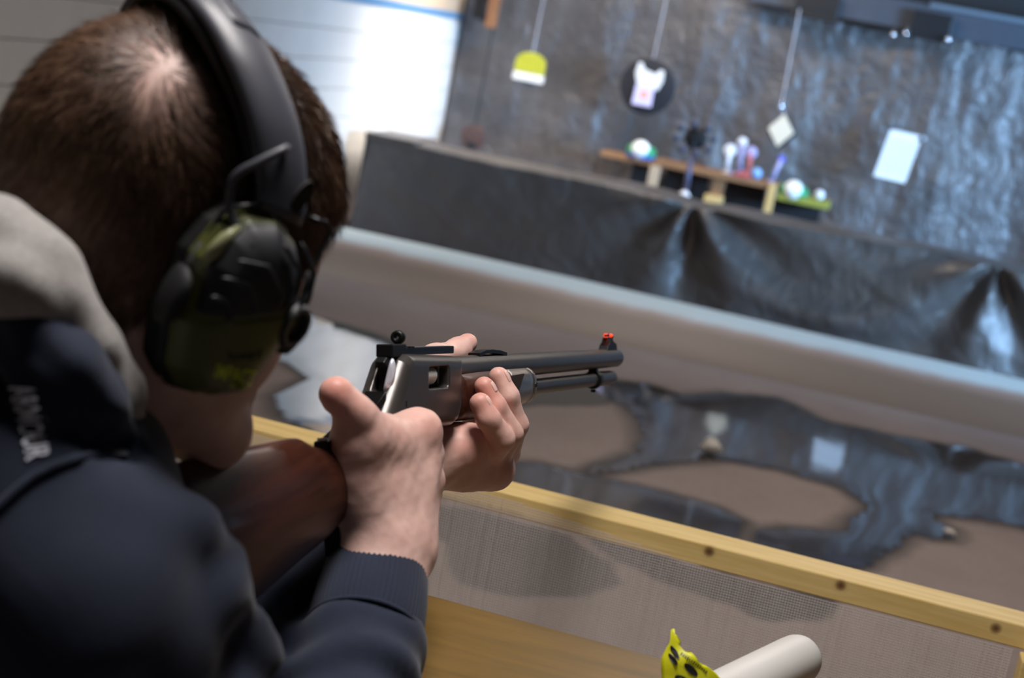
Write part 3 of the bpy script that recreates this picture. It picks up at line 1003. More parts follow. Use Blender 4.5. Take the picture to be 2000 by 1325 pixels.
obj('hammer', hm, M_BLACKM, recv, bevel=.0012)
for i, (x_, z_) in enumerate(((-.141, -.0215), (-.1405, -.0275))):
    obj('stamp_mark', MB().obox(G(x_, -.0176, z_), gx, gy, gz, .0007, .0003, .0022), M_BLACKM, recv)
obj('loading_gate', MB().obox(G(-.157, -.0120, -.037), gx, gy, gz, .006, .0025, .005), mat('brass_gate', (170, 120, 50), rough=.3, metal=.9), recv, bevel=.002)

# top rail and rear peep sight
mb = MB().obox(G(-.064, 0, .0175), gx, gy, gz, .052, .0055, .0032)
rl = obj('sight_rail', mb, M_BLUED, rifle, bevel=.001)
for i in range(2):
    obj('rail_slot', MB().obox(G(-.107 + i * .007, 0, .0207), gx, gy, gz, .0016, .0057, .0006), M_BLACKM, rl)
ps = obj('peep_sight', MB().obox(G(-.131, 0, .0185), gx, gy, gz, .0135, .0070, .0050), M_BLACKM, rifle, bevel=.001)
obj('sight_stem', MB().tube([G(-.118, 0, .018), G(-.118, 0, .026)], .0028, 12), M_BLACKM, ps, smooth=True)
ring = MB()
rg = []
for a_ in np.linspace(0, 2 * pi, 29)[:-1]:
    rg.append([G(-.118 + ox, cos(a_) * rr_, .0285 + sin(a_) * rr_) for ox, rr_ in ((-.0035, .0017), (-.0035, .0050), (.0, .0056), (.0035, .0050), (.0035, .0017))])
rg.append(rg[0])
ring.loft(rg, cap=False)
obj('aperture_ring', ring, M_BLACKM, ps, smooth=True)

# barrel, magazine tube, sights
bar_ = obj('barrel', MB().lathe(G(-.02, 0, 0), gx, [(.0118, 0), (.0120, .01), (.0112, .2), (.0107, .537), (.0100, .540), (.0055, .5405), (.0052, .50), (.001, .50)], 40), M_BARREL, rifle, angle=35)
mg = obj('magazine_tube', MB().lathe(G(.15, 0, -.0225), gx, [(.0078, 0), (.0078, .283)], 32), M_BARREL, rifle, angle=35)
obj('magazine_cap', MB().lathe(G(.433, 0, -.0225), gx, [(.0086, 0), (.0090, .006), (.0086, .010), (.0083, .060), (.0074, .070), (.0045, .075), (.001, .076)], 32), M_BARREL, mg, smooth=True)
obj('barrel_band', MB().lathe(G(.424, 0, -.0225), gx, [(.0092, 0), (.0104, .001), (.0104, .0075), (.0092, .0085)], 32).obox(G(.4282, 0, -.0115), gx, gy, gz, .0040, .0045, .0045), M_BLACKM, mg, angle=35)
obj('band_screw', MB().lathe(G(.4282, 0, -.0335), -gz, [(.0028, 0), (.0028, .003), (.001, .0032)], 12), M_BLACKM, mg)
fs = obj('front_sight', MB().prism([(-.020, .0090), (.022, .0090), (.019, .0165), (.006, .0195), (.001, .0235), (-.003, .0240), (-.008, .0185), (-.017, .0150)], G(.486, 0, 0), gx, gz, gy, .0055), M_BLACKM, rifle, bevel=.0008)
obj('sight_fibre', MB().tube([G(.478, 0.0008, .0262), G(.4815, 0.0008, .0262)], .0023, 12).tube([G(.4860, -.003, .0262), G(.4885, -.003, .0262)], .0020, 12), M_FIBER, fs, smooth=True)
obj('sight_hood', MB().tube([G(.474, 0, .0262), G(.492, -.0015, .0265)], .0014, 8).tube([G(.490, 0, .020), G(.492, -.0035, .026)], .0022, 8), M_BLACKM, fs, smooth=True)
lf = [G(.050, 0, .0118), G(.066, 0, .0142), G(.084, 0, .0146), G(.104, 0, .0135), G(.122, 0, .0112)]
mb = MB().loft([[p + gy * s * .0055 + gz * q for s, q in ((-1, -.0016), (1, -.0016), (1, .0016), (-1, .0016))] for p in lf])
obj('leaf_sight', mb, M_BLACKM, rifle, angle=40)


# fore-end
def sect(x, zc, hw, hh, n=24, p=2.6, tilt=0.0, egg=0.0):
    out = []
    for i in range(n):
        a_ = 2 * pi * i / n
        c_, s_ = cos(a_), sin(a_)
        out.append(G(x + tilt * s_, np.sign(c_) * abs(c_) ** (2 / p) * hw * (1 - egg * max(0, s_) ** 1.5), zc + np.sign(s_) * abs(s_) ** (2 / p) * hh))
    return out


fe = obj('fore_end', MB().loft([sect(x_, zc, hw, hh) for x_, zc, hw, hh in ((-.016, -.0215, .0165, .0205), (-.010, -.022, .0185, .0215), (.03, -.022, .0195, .0220), (.09, -.0215, .0195, .0210), (.128, -.021, .0185, .0200))]), M_WALN, rifle, smooth=True)
cp = obj('fore_end_cap', MB().loft([sect(x_, zc, hw, hh, tilt=tl) for x_, zc, hw, hh, tl in ((.088, -.0215, .0200, .0213, .010), (.10, -.0215, .0202, .0214, .010), (.150, -.0195, .0196, .0190, .004), (.158, -.019, .0196, .0186, 0), (.159, -.019, .0188, .0180, 0), (.161, -.019, .0188, .0180, 0), (.162, -.019, .0196, .0186, 0), (.170, -.019, .0192, .0182, 0), (.172, -.019, .018, .017, 0))]), M_CAPM, rifle, smooth=True)
obj('inlay', MB().prism([(.070, -.008), (.128, -.0065), (.112, -.0225), (.100, -.026), (.072, -.026)], G(0, -.0200, 0), gx, gz, gy, .0008), mat('dark_checkering', (46, 28, 22), rough=.7, bump=.4, bscale=900), cp)
obj('cap_screw', MB().lathe(G(.166, -.0190, -.018), -gy, [(.0026, 0), (.0024, .0012), (.001, .0012)], 12), M_BLACKM, cp)

# stock: lofted along its drop
ST = [(-.150, -.022, -.043, .0130), (-.168, -.026, -.049, .0145), (-.185, -.031, -.062, .0160), (-.205, -.038, -.082, .0175), (-.235, -.047, -.103, .0180), (-.255, -.0475, -.111, .0188), (-.272, -.0440, -.116, .0190), (-.284, -.0385, -.119, .0193), (-.293, -.0370, -.121, .0195),
      (-.330, -.0385, -.131, .0205), (-.390, -.040, -.147, .0215), (-.440, -.0415, -.160, .0215), (-.470, -.043, -.166, .0210)]
mb = MB().loft([sect(x_, (a_ + b_) / 2, hw, (a_ - b_) / 2, 32, 2.35, 0.0, min(.45, max(.1, (-.2 - x_) * 6))) for x_, a_, b_, hw in ST])
stock = obj('stock', mb, M_WALN, rifle, smooth=True, sub=1)
obj('butt_pad', MB().loft([sect(x_, -.1045, hw, hh, 28, 2.4) for x_, hw, hh in ((-.469, .0200, .0605), (-.472, .0212, .0618), (-.484, .0210, .0615), (-.488, .0190, .0595))]), M_BLACKM, rifle, smooth=True)
tg = [(-.158, -.0150), (-.170, -.0215), (-.19, -.0300), (-.21, -.0370), (-.235, -.0450), (-.252, -.0468)]
tang = obj('tang', MB().loft([[G(x_, s * w_, z_ + q) for s, q in ((-1, -.004), (1, -.004), (1, .0035), (-1, .0035))] for (x_, z_), w_ in zip(tg, (.0088, .009, .0085, .008, .007, .005))]), M_BLUED, rifle, bevel=.001)
obj('tang_screw', MB().lathe(G(-.248, 0, -.0425), gz, [(.0038, 0), (.0036, .0016), (.001, .0018)], 14), M_BOLT, tang, smooth=True)
lv = [G(-.060, 0, -.047), G(-.110, 0, -.049), G(-.140, 0, -.055), G(-.150, 0, -.075), G(-.155, 0, -.105), G(-.172, 0, -.125), G(-.205, 0, -.132), G(-.228, 0, -.124), G(-.232, 0, -.108), G(-.205, 0, -.092), G(-.178, 0, -.075)]
obj('lever', MB().loft([[p + gy * .0055 * ca + nrm * .0032 * sa for ca, sa in ((-1, -1), (1, -1), (1, 1), (-1, 1))] for p, nrm in [(lv[i], (lambda t: np.cross(gy, t) / np.linalg.norm(np.cross(gy, t)))(lv[min(i + 1, len(lv) - 1)] - lv[max(i - 1, 0)])) for i in range(len(lv))]]), M_BLUED, rifle, bevel=.0008)
obj('trigger', MB().tube([G(-.150, 0, -.044), G(-.146, 0, -.058), G(-.149, 0, -.068)], [.0035, .003, .002], 10), M_BOLT, rifle, smooth=True)

# ------------------------------------------------------------------ person: head frame (right, forward, up)
def head_frame(th, p, r_):
    f0 = np.array([sin(th), 0, cos(th)]); r0 = np.array([cos(th), 0, -sin(th)]); u0 = np.array([0, 1.0, 0])
    f = cos(p) * f0 - sin(p) * u0; u = cos(p) * u0 + sin(p) * f0
    return cos(r_) * r0 - sin(r_) * u, f, cos(r_) * u + sin(r_) * r0


_hr, _hf, _hu = head_frame(radians(43.1), radians(15.7), radians(21.1))
hr, hf, hu = camv(*_hr), camv(*_hf), camv(*_hu)
HC = at(350, 363, .875)
HR = np.stack([hr, hf, hu])


def H(r_, f_, u_): return HC + hr * r_ + hf * f_ + hu * u_
def Hloc(P): return (np.asarray(P) - HC) @ HR.T


# skin with redder knuckles and paler tendons; scalp tone where hair grows, painted shade on the jaw
k = NT('skin')
co = k.coord()
n1 = k.noise(co, 55, 5, 0.6)
n2 = k.noise(co, 420, 3, 0.6)
base = k.ramp(n1, [(0.30, lin((208, 166, 154))), (0.70, lin((224, 188, 176)))])
a1 = k.n('ShaderNodeAttribute', attribute_name='flush')
base = k.mix(a1.outputs['Fac'], base, lin((205, 128, 112)))
a2 = k.n('ShaderNodeAttribute', attribute_name='scalp')
base = k.mix(a2.outputs['Fac'], base, lin((88, 60, 46)))
k.l(base, k.b.inputs['Base Color'])
k.b.inputs['Roughness'].default_value = 0.48
k.b.inputs['Specular IOR Level'].default_value = 0.4
k.b.inputs['Subsurface Weight'].default_value = 0.12
k.b.inputs['Subsurface Radius'].default_value = (0.012, 0.005, 0.003)
k.b.inputs['Subsurface Scale'].default_value = 0.5
k.bump(n2, 0.18, 0.0006)
M_SKIN = k.m
M_NAIL = mat('fingernail', (222, 180, 168), rough=0.42)

NECKB = at(70, 905, .885)
hp_ = [
    el(H(0, -.004, .002), HR, (.0765, .096, .087), .03),
    el(H(0, -.030, -.030), HR, (.066, .064, .062), .03),
    el(H(0, .034, -.052), HR, (.058, .048, .070), .03),
    el(H(0, .030, -.098), HR, (.048, .055, .036), .03),
    rc(H(.056, .006, -.092), H(.020, .080, -.128), .017, .018, .03),
    rc(H(-.056, .006, -.092), H(-.020, .080, -.128), .017, .018, .03),
    rc(H(-.012, .086, -.130), H(.012, .086, -.130), .019, .019, .02),
    el(H(.040, .052, -.066), HR, (.025, .027, .032), .02), el(H(-.040, .052, -.066), HR, (.026, .028, .032), .02),
    rc(H(-.030, .070, -.016), H(.030, .070, -.016), .013, .013, .02),
    rc(H(0, .084, -.028), H(0, .102, -.068), .007, .011, .012),
    rc(H(-.011, .092, -.071), H(.011, .092, -.071), .008, .008, .006),
    rc(H(-.018, .092, -.097), H(.018, .092, -.097), .006, .006, .008),
    rc(H(-.015, .091, -.106), H(.015, .091, -.106), .0065, .0065, .006),
    el(H(.032, .086, -.034), HR, (.016, .012, .010), .010, 's'), el(H(-.032, .086, -.034), HR, (.016, .012, .010), .010, 's'),
    el(H(.077, -.006, -.046), HR, (.010, .017, .029), .006), el(H(-.077, -.006, -.046), HR, (.010, .017, .029), .006),
    rc(H(0, -.030, -.075), NECKB, .057, .062, .03),
]
head_mesh = sdf_mesh(hp_, .0026)


# ---- hands (points: pixel x, pixel y, depth)
def A(*t): return at(*t)


RW1, RW2 = A(733, 1075, 1.098), A(788, 1075, 1.116)
R_EL = campt(-.140, -.335, .92)
rh = [
    rc(RW1, A(690, 1330, 1.03), .0215, .024, .016), rc(RW2, A(725, 1330, 1.04), .0195, .024, .016), rc(A(760, 1075, 1.112), A(705, 1330, 1.035), .0235, .026, .016),
    # back of the hand
    rc(A(758, 1060, 1.113), A(737, 900, 1.115), .0235, .024, .022),
    rc(RW2, A(820, 846, 1.150), .0185, .0130, .012), rc(RW2, A(824, 890, 1.152), .0190, .0122, .010), rc(RW2, A(826, 940, 1.152), .0190, .0122, .010), rc(RW2, A(818, 985, 1.150), .0185, .0118, .010),
    rc(A(750, 950, 1.125), A(800, 865, 1.140), .026, .0165, .02),
    # thumb with its fleshy base and the web towards the index finger
    rc(RW1, A(690, 900, 1.083), .0195, .0150, .020), rc(A(700, 975, 1.092), A(697, 868, 1.080), .0170, .0150, .015),
    rc(A(697, 868, 1.080), A(692, 812, 1.075), .0145, .0124, .010), rc(A(692, 812, 1.075), A(659, 772, 1.062), .0124, .0112, .008), rc(A(664, 780, 1.062), A(656, 766, 1.060), .0112, .0102, .006),
    rc(A(706, 868, 1.088), A(800, 852, 1.140), .0135, .0145, .016), rc(A(712, 845, 1.083), A(735, 850, 1.105), .0120, .0125, .020),
    # knuckle bumps
    el(A(822, 836, 1.143), np.eye(3), (.0140, .0140, .0140), .008), el(A(697, 806, 1.066), np.eye(3), (.0085, .0085, .0085), .012), el(A(836, 943, 1.146), np.eye(3), (.0092, .0092, .0092), .010),
    # ridge of the tendon down the outer edge
    rc(A(836, 905, 1.138), A(804, 1065, 1.102), .0060, .0055, .010),
]
rh += chain([A(824, 846, 1.150), A(834, 852, 1.196), A(812, 872, 1.220), A(788, 885, 1.222)], [.0130, .0108, .0098, .0085], .006)
rh += chain([A(834, 890, 1.152), A(838, 915, 1.198), A(800, 935, 1.222), A(765, 925, 1.215)], [.0125, .0105, .0095, .0085], .005)
rh += chain([A(836, 940, 1.152), A(836, 965, 1.194), A(795, 985, 1.212), A(760, 970, 1.200)], [.0125, .0102, .0092, .0082], .005)
rh += chain([A(830, 985, 1.150), A(826, 1010, 1.182), A(788, 1022, 1.196), A(756, 1005, 1.186)], [.0120, .0095, .0086, .0076], .005)
rh += [rc(A(640, 806, 1.066), A(672, 800, 1.056), .0010, .0010, .003, 's')]


def skin_disp(P): return 0.00035 * vnoise(P, 130, 5) + 0.00022 * vnoise(P, 420, 6)


rhand = sdf_mesh(rh, .0016, skin_disp)

L_WR = A(826, 898, 1.292)
LEL = A(440, 1318, 1.035)
lh = [
    rc(L_WR, A(672, 1098, 1.195), .026, .021, .02),
    # heel of the palm, thenar and hypothenar pads
    rc(A(842, 902, 1.296), A(956, 912, 1.338), .0230, .0185, .014), rc(A(850, 885, 1.300), A(930, 868, 1.348), .0215, .0170, .016),
    rc(A(905, 918, 1.312), A(968, 918, 1.338), .0165, .0160, .012), rc(A(890, 880, 1.300), A(950, 885, 1.325), .0190, .0165, .012),
    rc(A(900, 890, 1.345), A(985, 880, 1.385), .0200, .0150, .014),
    el(A(912, 868, 1.302), np.stack([camv(1, .25, 0), camv(-.25, 1, 0), camv(0, 0, 1)]), (.027, .0165, .016), .012),
]
# fingers: tip -> knuckle -> palm
F_MID = [A(974, 736, 1.322), A(992, 775, 1.322), A(1008, 830, 1.332), A(984, 892, 1.362)]
F_RNG = [A(946, 756, 1.298), A(968, 795, 1.298), A(997, 847, 1.310), A(968, 900, 1.345)]
F_PNK = [A(938, 788, 1.279), A(953, 818, 1.280), A(980, 858, 1.292), A(950, 902, 1.330)]
lh += chain(F_MID, [.0088, .0096, .0106, .0125], .004)
lh += chain(F_RNG, [.0086, .0095, .0105, .0120], .004)
lh += chain(F_PNK, [.0090, .0098, .0108, .0120], .004)
lh += chain([A(982, 885, 1.385), G(.112, .022, -.050), G(.118, .030, -.035), G(.108, .030, -.015)], [.0125, .0102, .0092, .0082], .005)
# thumb on the far side, its end rising above the receiver
lh += [rc(A(850, 880, 1.325), G(.000, .042, -.050), .018, .0150, .014)]
lh += chain([G(.000, .042, -.050), G(.026, .028, .0085), G(.064, .0215, .0145), G(.083, .019, .0215)], [.0150, .0115, .0106, .0092], .008)
# creases: finger joints, palm fold, wrist wrinkles
for a_, b_, w_ in (((962, 872, 1.306), (985, 900, 1.326), .0014),):
    lh.append(rc(A(*a_), A(*b_), w_, w_, .005, 's'))
lhand = sdf_mesh(lh, .0016, skin_disp)

# arms and trunk under the clothes join head and hands into one figure
SH = at(158, 1165, .80); SHL = campt(-.483, -.11, 1.04); CH = campt(-.35, -.2, .93); PEL = campt(-.40, -.62, .86)
inner = [rc(NECKB, CH, .062, .11, .04), rc(SH, SHL, .045, .045, .03), rc(CH, PEL, .11, .11, .04), rc(SH, R_EL, .048, .036, .02), rc(R_EL, A(705, 1325, 1.035), .036, .030, .02),
         rc(SHL, LEL, .042, .021, .02), rc(LEL, A(672, 1098, 1.195), .021, .021, .02)]
FWD = np.array([.12, .993, 0.0]); RGT = np.array([.993, -.12, 0.0])
LEGS = []
for s in (1, -1):
    hip = PEL + RGT * s * .085
    knee = np.array([hip[0], hip[1], 0]) + FWD * .10 + RGT * s * .03 + np.array([0, 0, .078])
    ank = knee - FWD * .40 + np.array([0, 0, .012])
    LEGS.append((hip, knee, ank))
    inner += [rc(PEL, hip, .10, .075, .03), rc(hip, knee, .075, .05, .02), rc(knee, ank, .05, .036, .02), rc(ank, ank - FWD * .07 - np.array([0, 0, .045]), .034, .028, .02)]
trunk = sdf_mesh(inner, .009)
V, Q = merge([head_mesh, rhand, lhand, trunk])
me = np_mesh('person', V, Q)
n_head, n_rh, n_lh = len(head_mesh[0]), len(rhand[0]), len(lhand[0])
flush = np.zeros(len(V)); scalp = np.zeros(len(V))


def blob(P, c, r_): return np.exp(-np.sum((P - c) ** 2, -1) / r_ ** 2)


P_ = V[n_head:n_head + n_rh]
fl_ = sum(w * blob(P_, A(*c), r_) for c, r_, w in (((655, 762, 1.05), .014, .75), ((697, 806, 1.06), .010, .35), ((828, 836, 1.135), .016, .45), ((845, 943, 1.14), .010, .30), ((740, 850, 1.09), .018, .30), ((690, 890, 1.07), .02, .2)))
flush[n_head:n_head + n_rh] = np.clip(fl_, 0, 1)
P_ = V[n_head + n_rh:n_head + n_rh + n_lh]
fl_ = sum(w * blob(P_, c, r_) for c, r_, w in [(F_MID[0], .012, .45), (F_RNG[0], .013, .8), (F_RNG[1], .012, .55), (F_PNK[0], .013, .8), (F_PNK[1], .010, .35), (F_MID[2], .012, .25), (F_RNG[2], .012, .25), (F_PNK[2], .012, .3), (A(915, 862, 1.29), .022, .5), (A(975, 915, 1.32), .016, .5), (G(.08, .02, .025), .014, .5)])
flush[n_head + n_rh:n_head + n_rh + n_lh] = np.clip(fl_, 0, 1)
# scalp mask in head coordinates
hv = V[:n_head]
hit_t = None
L_ = Hloc(hv)


def crown_point():
    r_ = ray(322, 135); o_ = CAMP - HC
    best = None
    for t in np.linspace(.7, .95, 800):
        l = Hloc(CAMP + r_ * t)
        if (l[0] / .0765) ** 2 + ((l[1] + .004) / .096) ** 2 + ((l[2] - .002) / .087) ** 2 < 1: return l
    return np.array([0, -.07, .06])


CROWN = crown_point()


def hair_line(r_, f_):
    return np.interp(f_, [-.2, -.075, -.04, -.018, .0, .022, .048, .060, .072, .084, .2], [-.105, -.100, -.088, -.050, -.028, -.045, -.050, -.012, .022, .060, .30])


def hair_mask(L):
    m = np.clip((L[..., 2] - hair_line(L[..., 0], L[..., 1])) / .016 + .5, 0, 1)
    return m


def crown_thin(L):
    d = L - CROWN
    a_ = d @ np.array([.80, .55, -.2]) / .034; tot = np.sum(d * d, -1) / .024 ** 2
    e_ = np.minimum(np.sqrt(np.maximum(tot - (a_ * .034 / .024) ** 2 * .5, 0)), 9)
    return np.clip((e_ - .45) / 1.3, 0.0, 1)


scalp[:n_head] = hair_mask(L_) * (.30 + .52 * crown_thin(L_))
jaw_shade = np.clip((-.060 - L_[:, 2]) / .02, 0, 1) * np.clip((L_[:, 1] - .0) / .02, 0, 1)  # shade under the cheek put into the jaw's skin colour
scalp[:n_head] = np.maximum(scalp[:n_head], .28 * jaw_shade)
for nm, arr in (('flush', flush), ('scalp', scalp)):
    at_ = me.attributes.new(nm, 'FLOAT', 'POINT'); at_.data.foreach_set('value', arr.astype(np.float32))
person = link_mesh('person', me, M_SKIN)
tag(person, 'short-haired man in a navy hooded sweatshirt and earmuffs, seen from behind, aiming a rifle', 'person')

# eyes and nails
M_EYE = mat('eye_white', (228, 224, 218), rough=.2)
M_IRIS = mat('iris', (70, 84, 92), rough=.2)
for s in (1, -1):
    c = H(s * .032, .075, -.034)
    e_ = obj('eye', MB().lathe(c, hf, [(.0115 * sin(a_), -.0115 * cos(a_)) for a_ in np.linspace(.02, pi - .02, 12)], 18), M_EYE, person, smooth=True)
    obj('iris', MB().lathe(c + hf * .0106, hf, [(.0055, 0), (.0045, .0012), (.001, .0014)], 14), M_IRIS, e_, smooth=True)


def nail(tip, prev, out, rr, L, W):
    t = np.array(tip) - np.array(prev); t /= np.linalg.norm(t)
    out = np.array(out, float); out = out - t * (out @ t); out /= np.linalg.norm(out)
    sd = np.cross(t, out)
    P = np.zeros((9, 9, 3))
    for i, a_ in enumerate(np.linspace(-1, 1, 9)):
        for j, b_ in enumerate(np.linspace(-1, 1, 9)):
            w = W * (1 - .25 * max(0, a_) ** 2 - .12 * max(0, -a_) ** 3)
            P[i, j] = np.array(tip) + t * (a_ * L) + sd * (b_ * w) + out * (sqrt(max(rr * rr - (b_ * w) ** 2, 0)) + .0004 - .0012 * a_ * a_ * (1 if a_ > 0 else .4))
    o = obj('fingernail', MB().grid(P), M_NAIL, person, smooth=True)
    sld = o.modifiers.new('thick', 'SOLIDIFY'); sld.thickness = .0006
    return o


nail(A(659, 769, 1.060), A(690, 812, 1.075), camv(-.75, .35, -.5), .0110, .0068, .0062)
for fch, rr in ((F_MID, .0089), (F_RNG, .0087), (F_PNK, .0090)):
    nail(fch[0] + .15 * (fch[1] - fch[0]), fch[1], camv(.78, .45, -.18), rr, .0058, .0052)
nail(G(.080, .021, .0185), G(.066, .0235, .0135), gz * 1.0 + gy * .6, .0096, .0062, .0055)

# ---- hair: short tapering strands lying away from the crown
k = NT('brown_hair')
oi = k.n('ShaderNodeAttribute', attribute_name='tone')
k.l(k.ramp(oi.outputs['Fac'], [(0.0, lin((66, 45, 32))), (0.55, lin((102, 73, 54))), (1.0, lin((160, 126, 102)))]), k.b.inputs['Base Color'])
k.b.inputs['Roughness'].default_value = 0.42
k.b.inputs['Specular IOR Level'].default_value = 0.6
M_HAIR = k.m


def build_hair(count):
    Vh, Qh = head_mesh
    tri = np.concatenate([Qh[:, [0, 1, 2]], Qh[:, [0, 2, 3]]])
    a, b, c = Vh[tri[:, 0]], Vh[tri[:, 1]], Vh[tri[:, 2]]
    nr = np.cross(b - a, c - a); ar = np.linalg.norm(nr, axis=1) + 1e-12
    cen = (a + b + c) / 3
    w = ar * (hair_mask(Hloc(cen)) > .05)
    idx = RNG.choice(len(tri), size=count, p=w / w.sum())
    u = RNG.random((count, 2)); fl__ = u.sum(1) > 1; u[fl__] = 1 - u[fl__]
    root = a[idx] + (b - a)[idx] * u[:, :1] + (c - a)[idx] * u[:, 1:]
    L = Hloc(root)
    n = (L + np.array([0, .004, -.002])) / np.array([.0765, .096, .087]) ** 2
    low = np.clip((-.02 - L[:, 2]) / .06, 0, 1)[:, None]
    n2_ = (L - np.array([0, -.03, -.05])) / np.array([.06, .064, .2]) ** 2
    n = n / np.linalg.norm(n, axis=1, keepdims=True) * (1 - low) + n2_ / np.linalg.norm(n2_, axis=1, keepdims=True) * low
    n /= np.linalg.norm(n, axis=1, keepdims=True)
    dens = hair_mask(L) * np.clip(.34 + .66 * crown_thin(L), 0, 1)
    keep = RNG.random(count) < dens
    L, n = L[keep], n[keep]; m = len(L)
    away = L - CROWN; away -= n * np.sum(away * n, 1, keepdims=True)
    away /= np.linalg.norm(away, axis=1, keepdims=True) + 1e-9
    swirl = np.cross(n, away)
    down = np.array([0, -.15, -1.0]) - n * (n @ np.array([0, -.15, -1.0]))[:, None]
    far = np.clip(np.linalg.norm(L - CROWN, axis=1) / .09, 0, 1)[:, None]
    fr = np.clip((L[:, 1:2] - .03) / .04, 0, 1)
    clump = np.stack([vnoise(L, 170, s) for s in (51, 52, 53)], 1)
    d = away * (1.1 - .6 * far) + swirl * .45 * (1 - far) + down * (.9 * far) + .42 * clump + RNG.normal(0, .17, (m, 3))
    d -= n * np.sum(d * n, 1, keepdims=True)
    d /= np.linalg.norm(d, axis=1, keepdims=True) + 1e-9
    ln = np.interp(L[:, 2], [-.11, -.07, -.02, .04, .08], [.006, .010, .017, .024, .026]) * RNG.uniform(.65, 1.15, m)
    ln *= np.where(L[:, 1] > .02, np.interp(L[:, 2], [-.05, 0, .03], [.6, .8, 1.0]), 1.0)
    lift = RNG.uniform(.16, .50, m)[:, None] + .25 * fr
    tri_r = .00020
    side = np.cross(n, d)
    rings = []
    for t, rad in ((0, 1.0), (.35, 1.0), (.7, .8)):
        p = L + d * (ln * t)[:, None] + n * (lift * (ln * (t - .55 * t * t))[:, None] - .0006)
        for q in range(3):
            a_ = 2 * pi * q / 3
            rings.append(p + (side * cos(a_) + n * sin(a_)) * tri_r * rad)
    tip = L + d * ln[:, None] + n * (lift * (ln * .45)[:, None])
    allv = np.stack(rings + [tip], 1)
    VV = allv.reshape(-1, 3) @ HR + HC
    fq = []
    for s in range(2):
        for q in range(3):
            a0, a1, b0, b1 = s * 3 + q, s * 3 + (q + 1) % 3, s * 3 + 3 + q, s * 3 + 3 + (q + 1) % 3
            fq += [(a0, a1, b1), (a0, b1, b0)]
    for q in range(3): fq.append((6 + q, 6 + (q + 1) % 3, 9))
    fq = np.array(fq)
    FF = (fq[None] + (np.arange(m) * 10)[:, None, None]).reshape(-1, 3)
    tone = np.repeat(np.clip(.45 + .22 * vnoise(L, 90, 57) + RNG.normal(0, .2, m), 0, 1), 10)
    me_ = np_mesh('hair', VV, FF)
    at__ = me_.attributes.new('tone', 'FLOAT', 'POINT'); at__.data.foreach_set('value', tone.astype(np.float32))
    o = link_mesh('hair', me_, M_HAIR, person)
    tag(o, kind='stuff')
    o['label'] = 'short brown hair thinning at the crown'


build_hair(46000)

# ---- hooded sweatshirt
k = NT('navy_fleece')
co = k.coord()
n1 = k.noise(co, 700, 2, 0.5)
n0 = k.noise(co, 12, 4, 0.6)
k.l(k.ramp(n0, [(0.3, lin((31, 37, 54))), (0.7, lin((38, 44, 62)))]), k.b.inputs['Base Color'])
k.b.inputs['Roughness'].default_value = 0.85
k.b.inputs['Sheen Weight'].default_value = 0.12
k.b.inputs['Specular IOR Level'].default_value = 0.25
k.bump(n1, 0.25, 0.0008)
M_NAVY = k.m
M_LINING = mat('grey_fleece_lining', (142, 137, 134), (160, 155, 152), rough=.9, nscale=300, bump=.4, bscale=500, bdist=.001, sheen=.3)

CUFF0, CUFF1 = A(712, 1235, 1.066), A(738, 1108, 1.108)
hd_ = [
    rc(SH, R_EL, .066, .050, .012), rc(R_EL, A(700, 1290, 1.050), .050, .0430, .008),
    rc(A(700, 1290, 1.050), A(712, 1240, 1.066), .0440, .0385, .010),
    rc(at(10, 1000, .82), SH, .082, .067, .02), rc(at(20, 985, .82), at(-330, 960, .93), .078, .085, .03), rc(at(-330, 960, .93), SHL, .085, .07, .04),
    rc(CH, PEL, .125, .15, .04), rc(SH, CH, .06, .12, .03), rc(SHL, CH, .07, .12, .04), rc(at(20, 985, .82), CH, .075, .12, .03),
    rc(SHL, LEL, .062, .040, .03), rc(LEL, A(672, 1098, 1.195), .038, .034, .012),
    # fold over the top of the upper arm
    rc(A(230, 1000, .775), A(385, 1038, .795), .014, .016, .02), rc(A(385, 1038, .795), A(432, 1085, .815), .016, .013, .012), rc(A(420, 1150, .80), A(492, 1205, .835), .016, .013, .014), rc(A(470, 1240, .83), A(510, 1290, .85), .014, .012, .014),
]
# rolled hood fabric around the neck
for path, rr in (([(-150, 580, .805), (-40, 590, .770), (50, 640, .757), (135, 720, .761), (200, 803, .775), (246, 886, .806)], [.016, .016, .015, .014, .012, .010]),
                 ([(-150, 668, .79), (-40, 685, .756), (40, 738, .747), (105, 797, .753), (165, 855, .769), (225, 893, .792)], [.010, .010, .0100, .010, .009, .007]),
                 ([(-150, 530, .82), (-60, 550, .785), (40, 600, .768), (130, 690, .770), (195, 778, .787), (245, 865, .82), (290, 945, .88)], [.017, .017, .017, .015, .013, .011, .010])):
    hd_ += chain([at(*p) for p in path], rr, .006)


# creases between the folds of the hood
for path in ([(-60, 575, .748), (20, 625, .732), (95, 695, .735), (160, 765, .745), (212, 835, .765), (248, 884, .79)],
             [(-60, 640, .750), (20, 690, .732), (85, 745, .735), (145, 808, .745), (200, 862, .765), (240, 892, .785)],
             [(-60, 715, .752), (30, 750, .738), (90, 795, .742), (140, 838, .752), (185, 874, .765)]):
    hp2 = [at(*p) for p in path]
    for i in range(len(hp2) - 1):
        # drop the crease onto the cloth: keep the ray, use a thick cutter along the view of the fold
        hd_.append(rc(hp2[i], hp2[i + 1], .0040, .0040, .010, 's'))


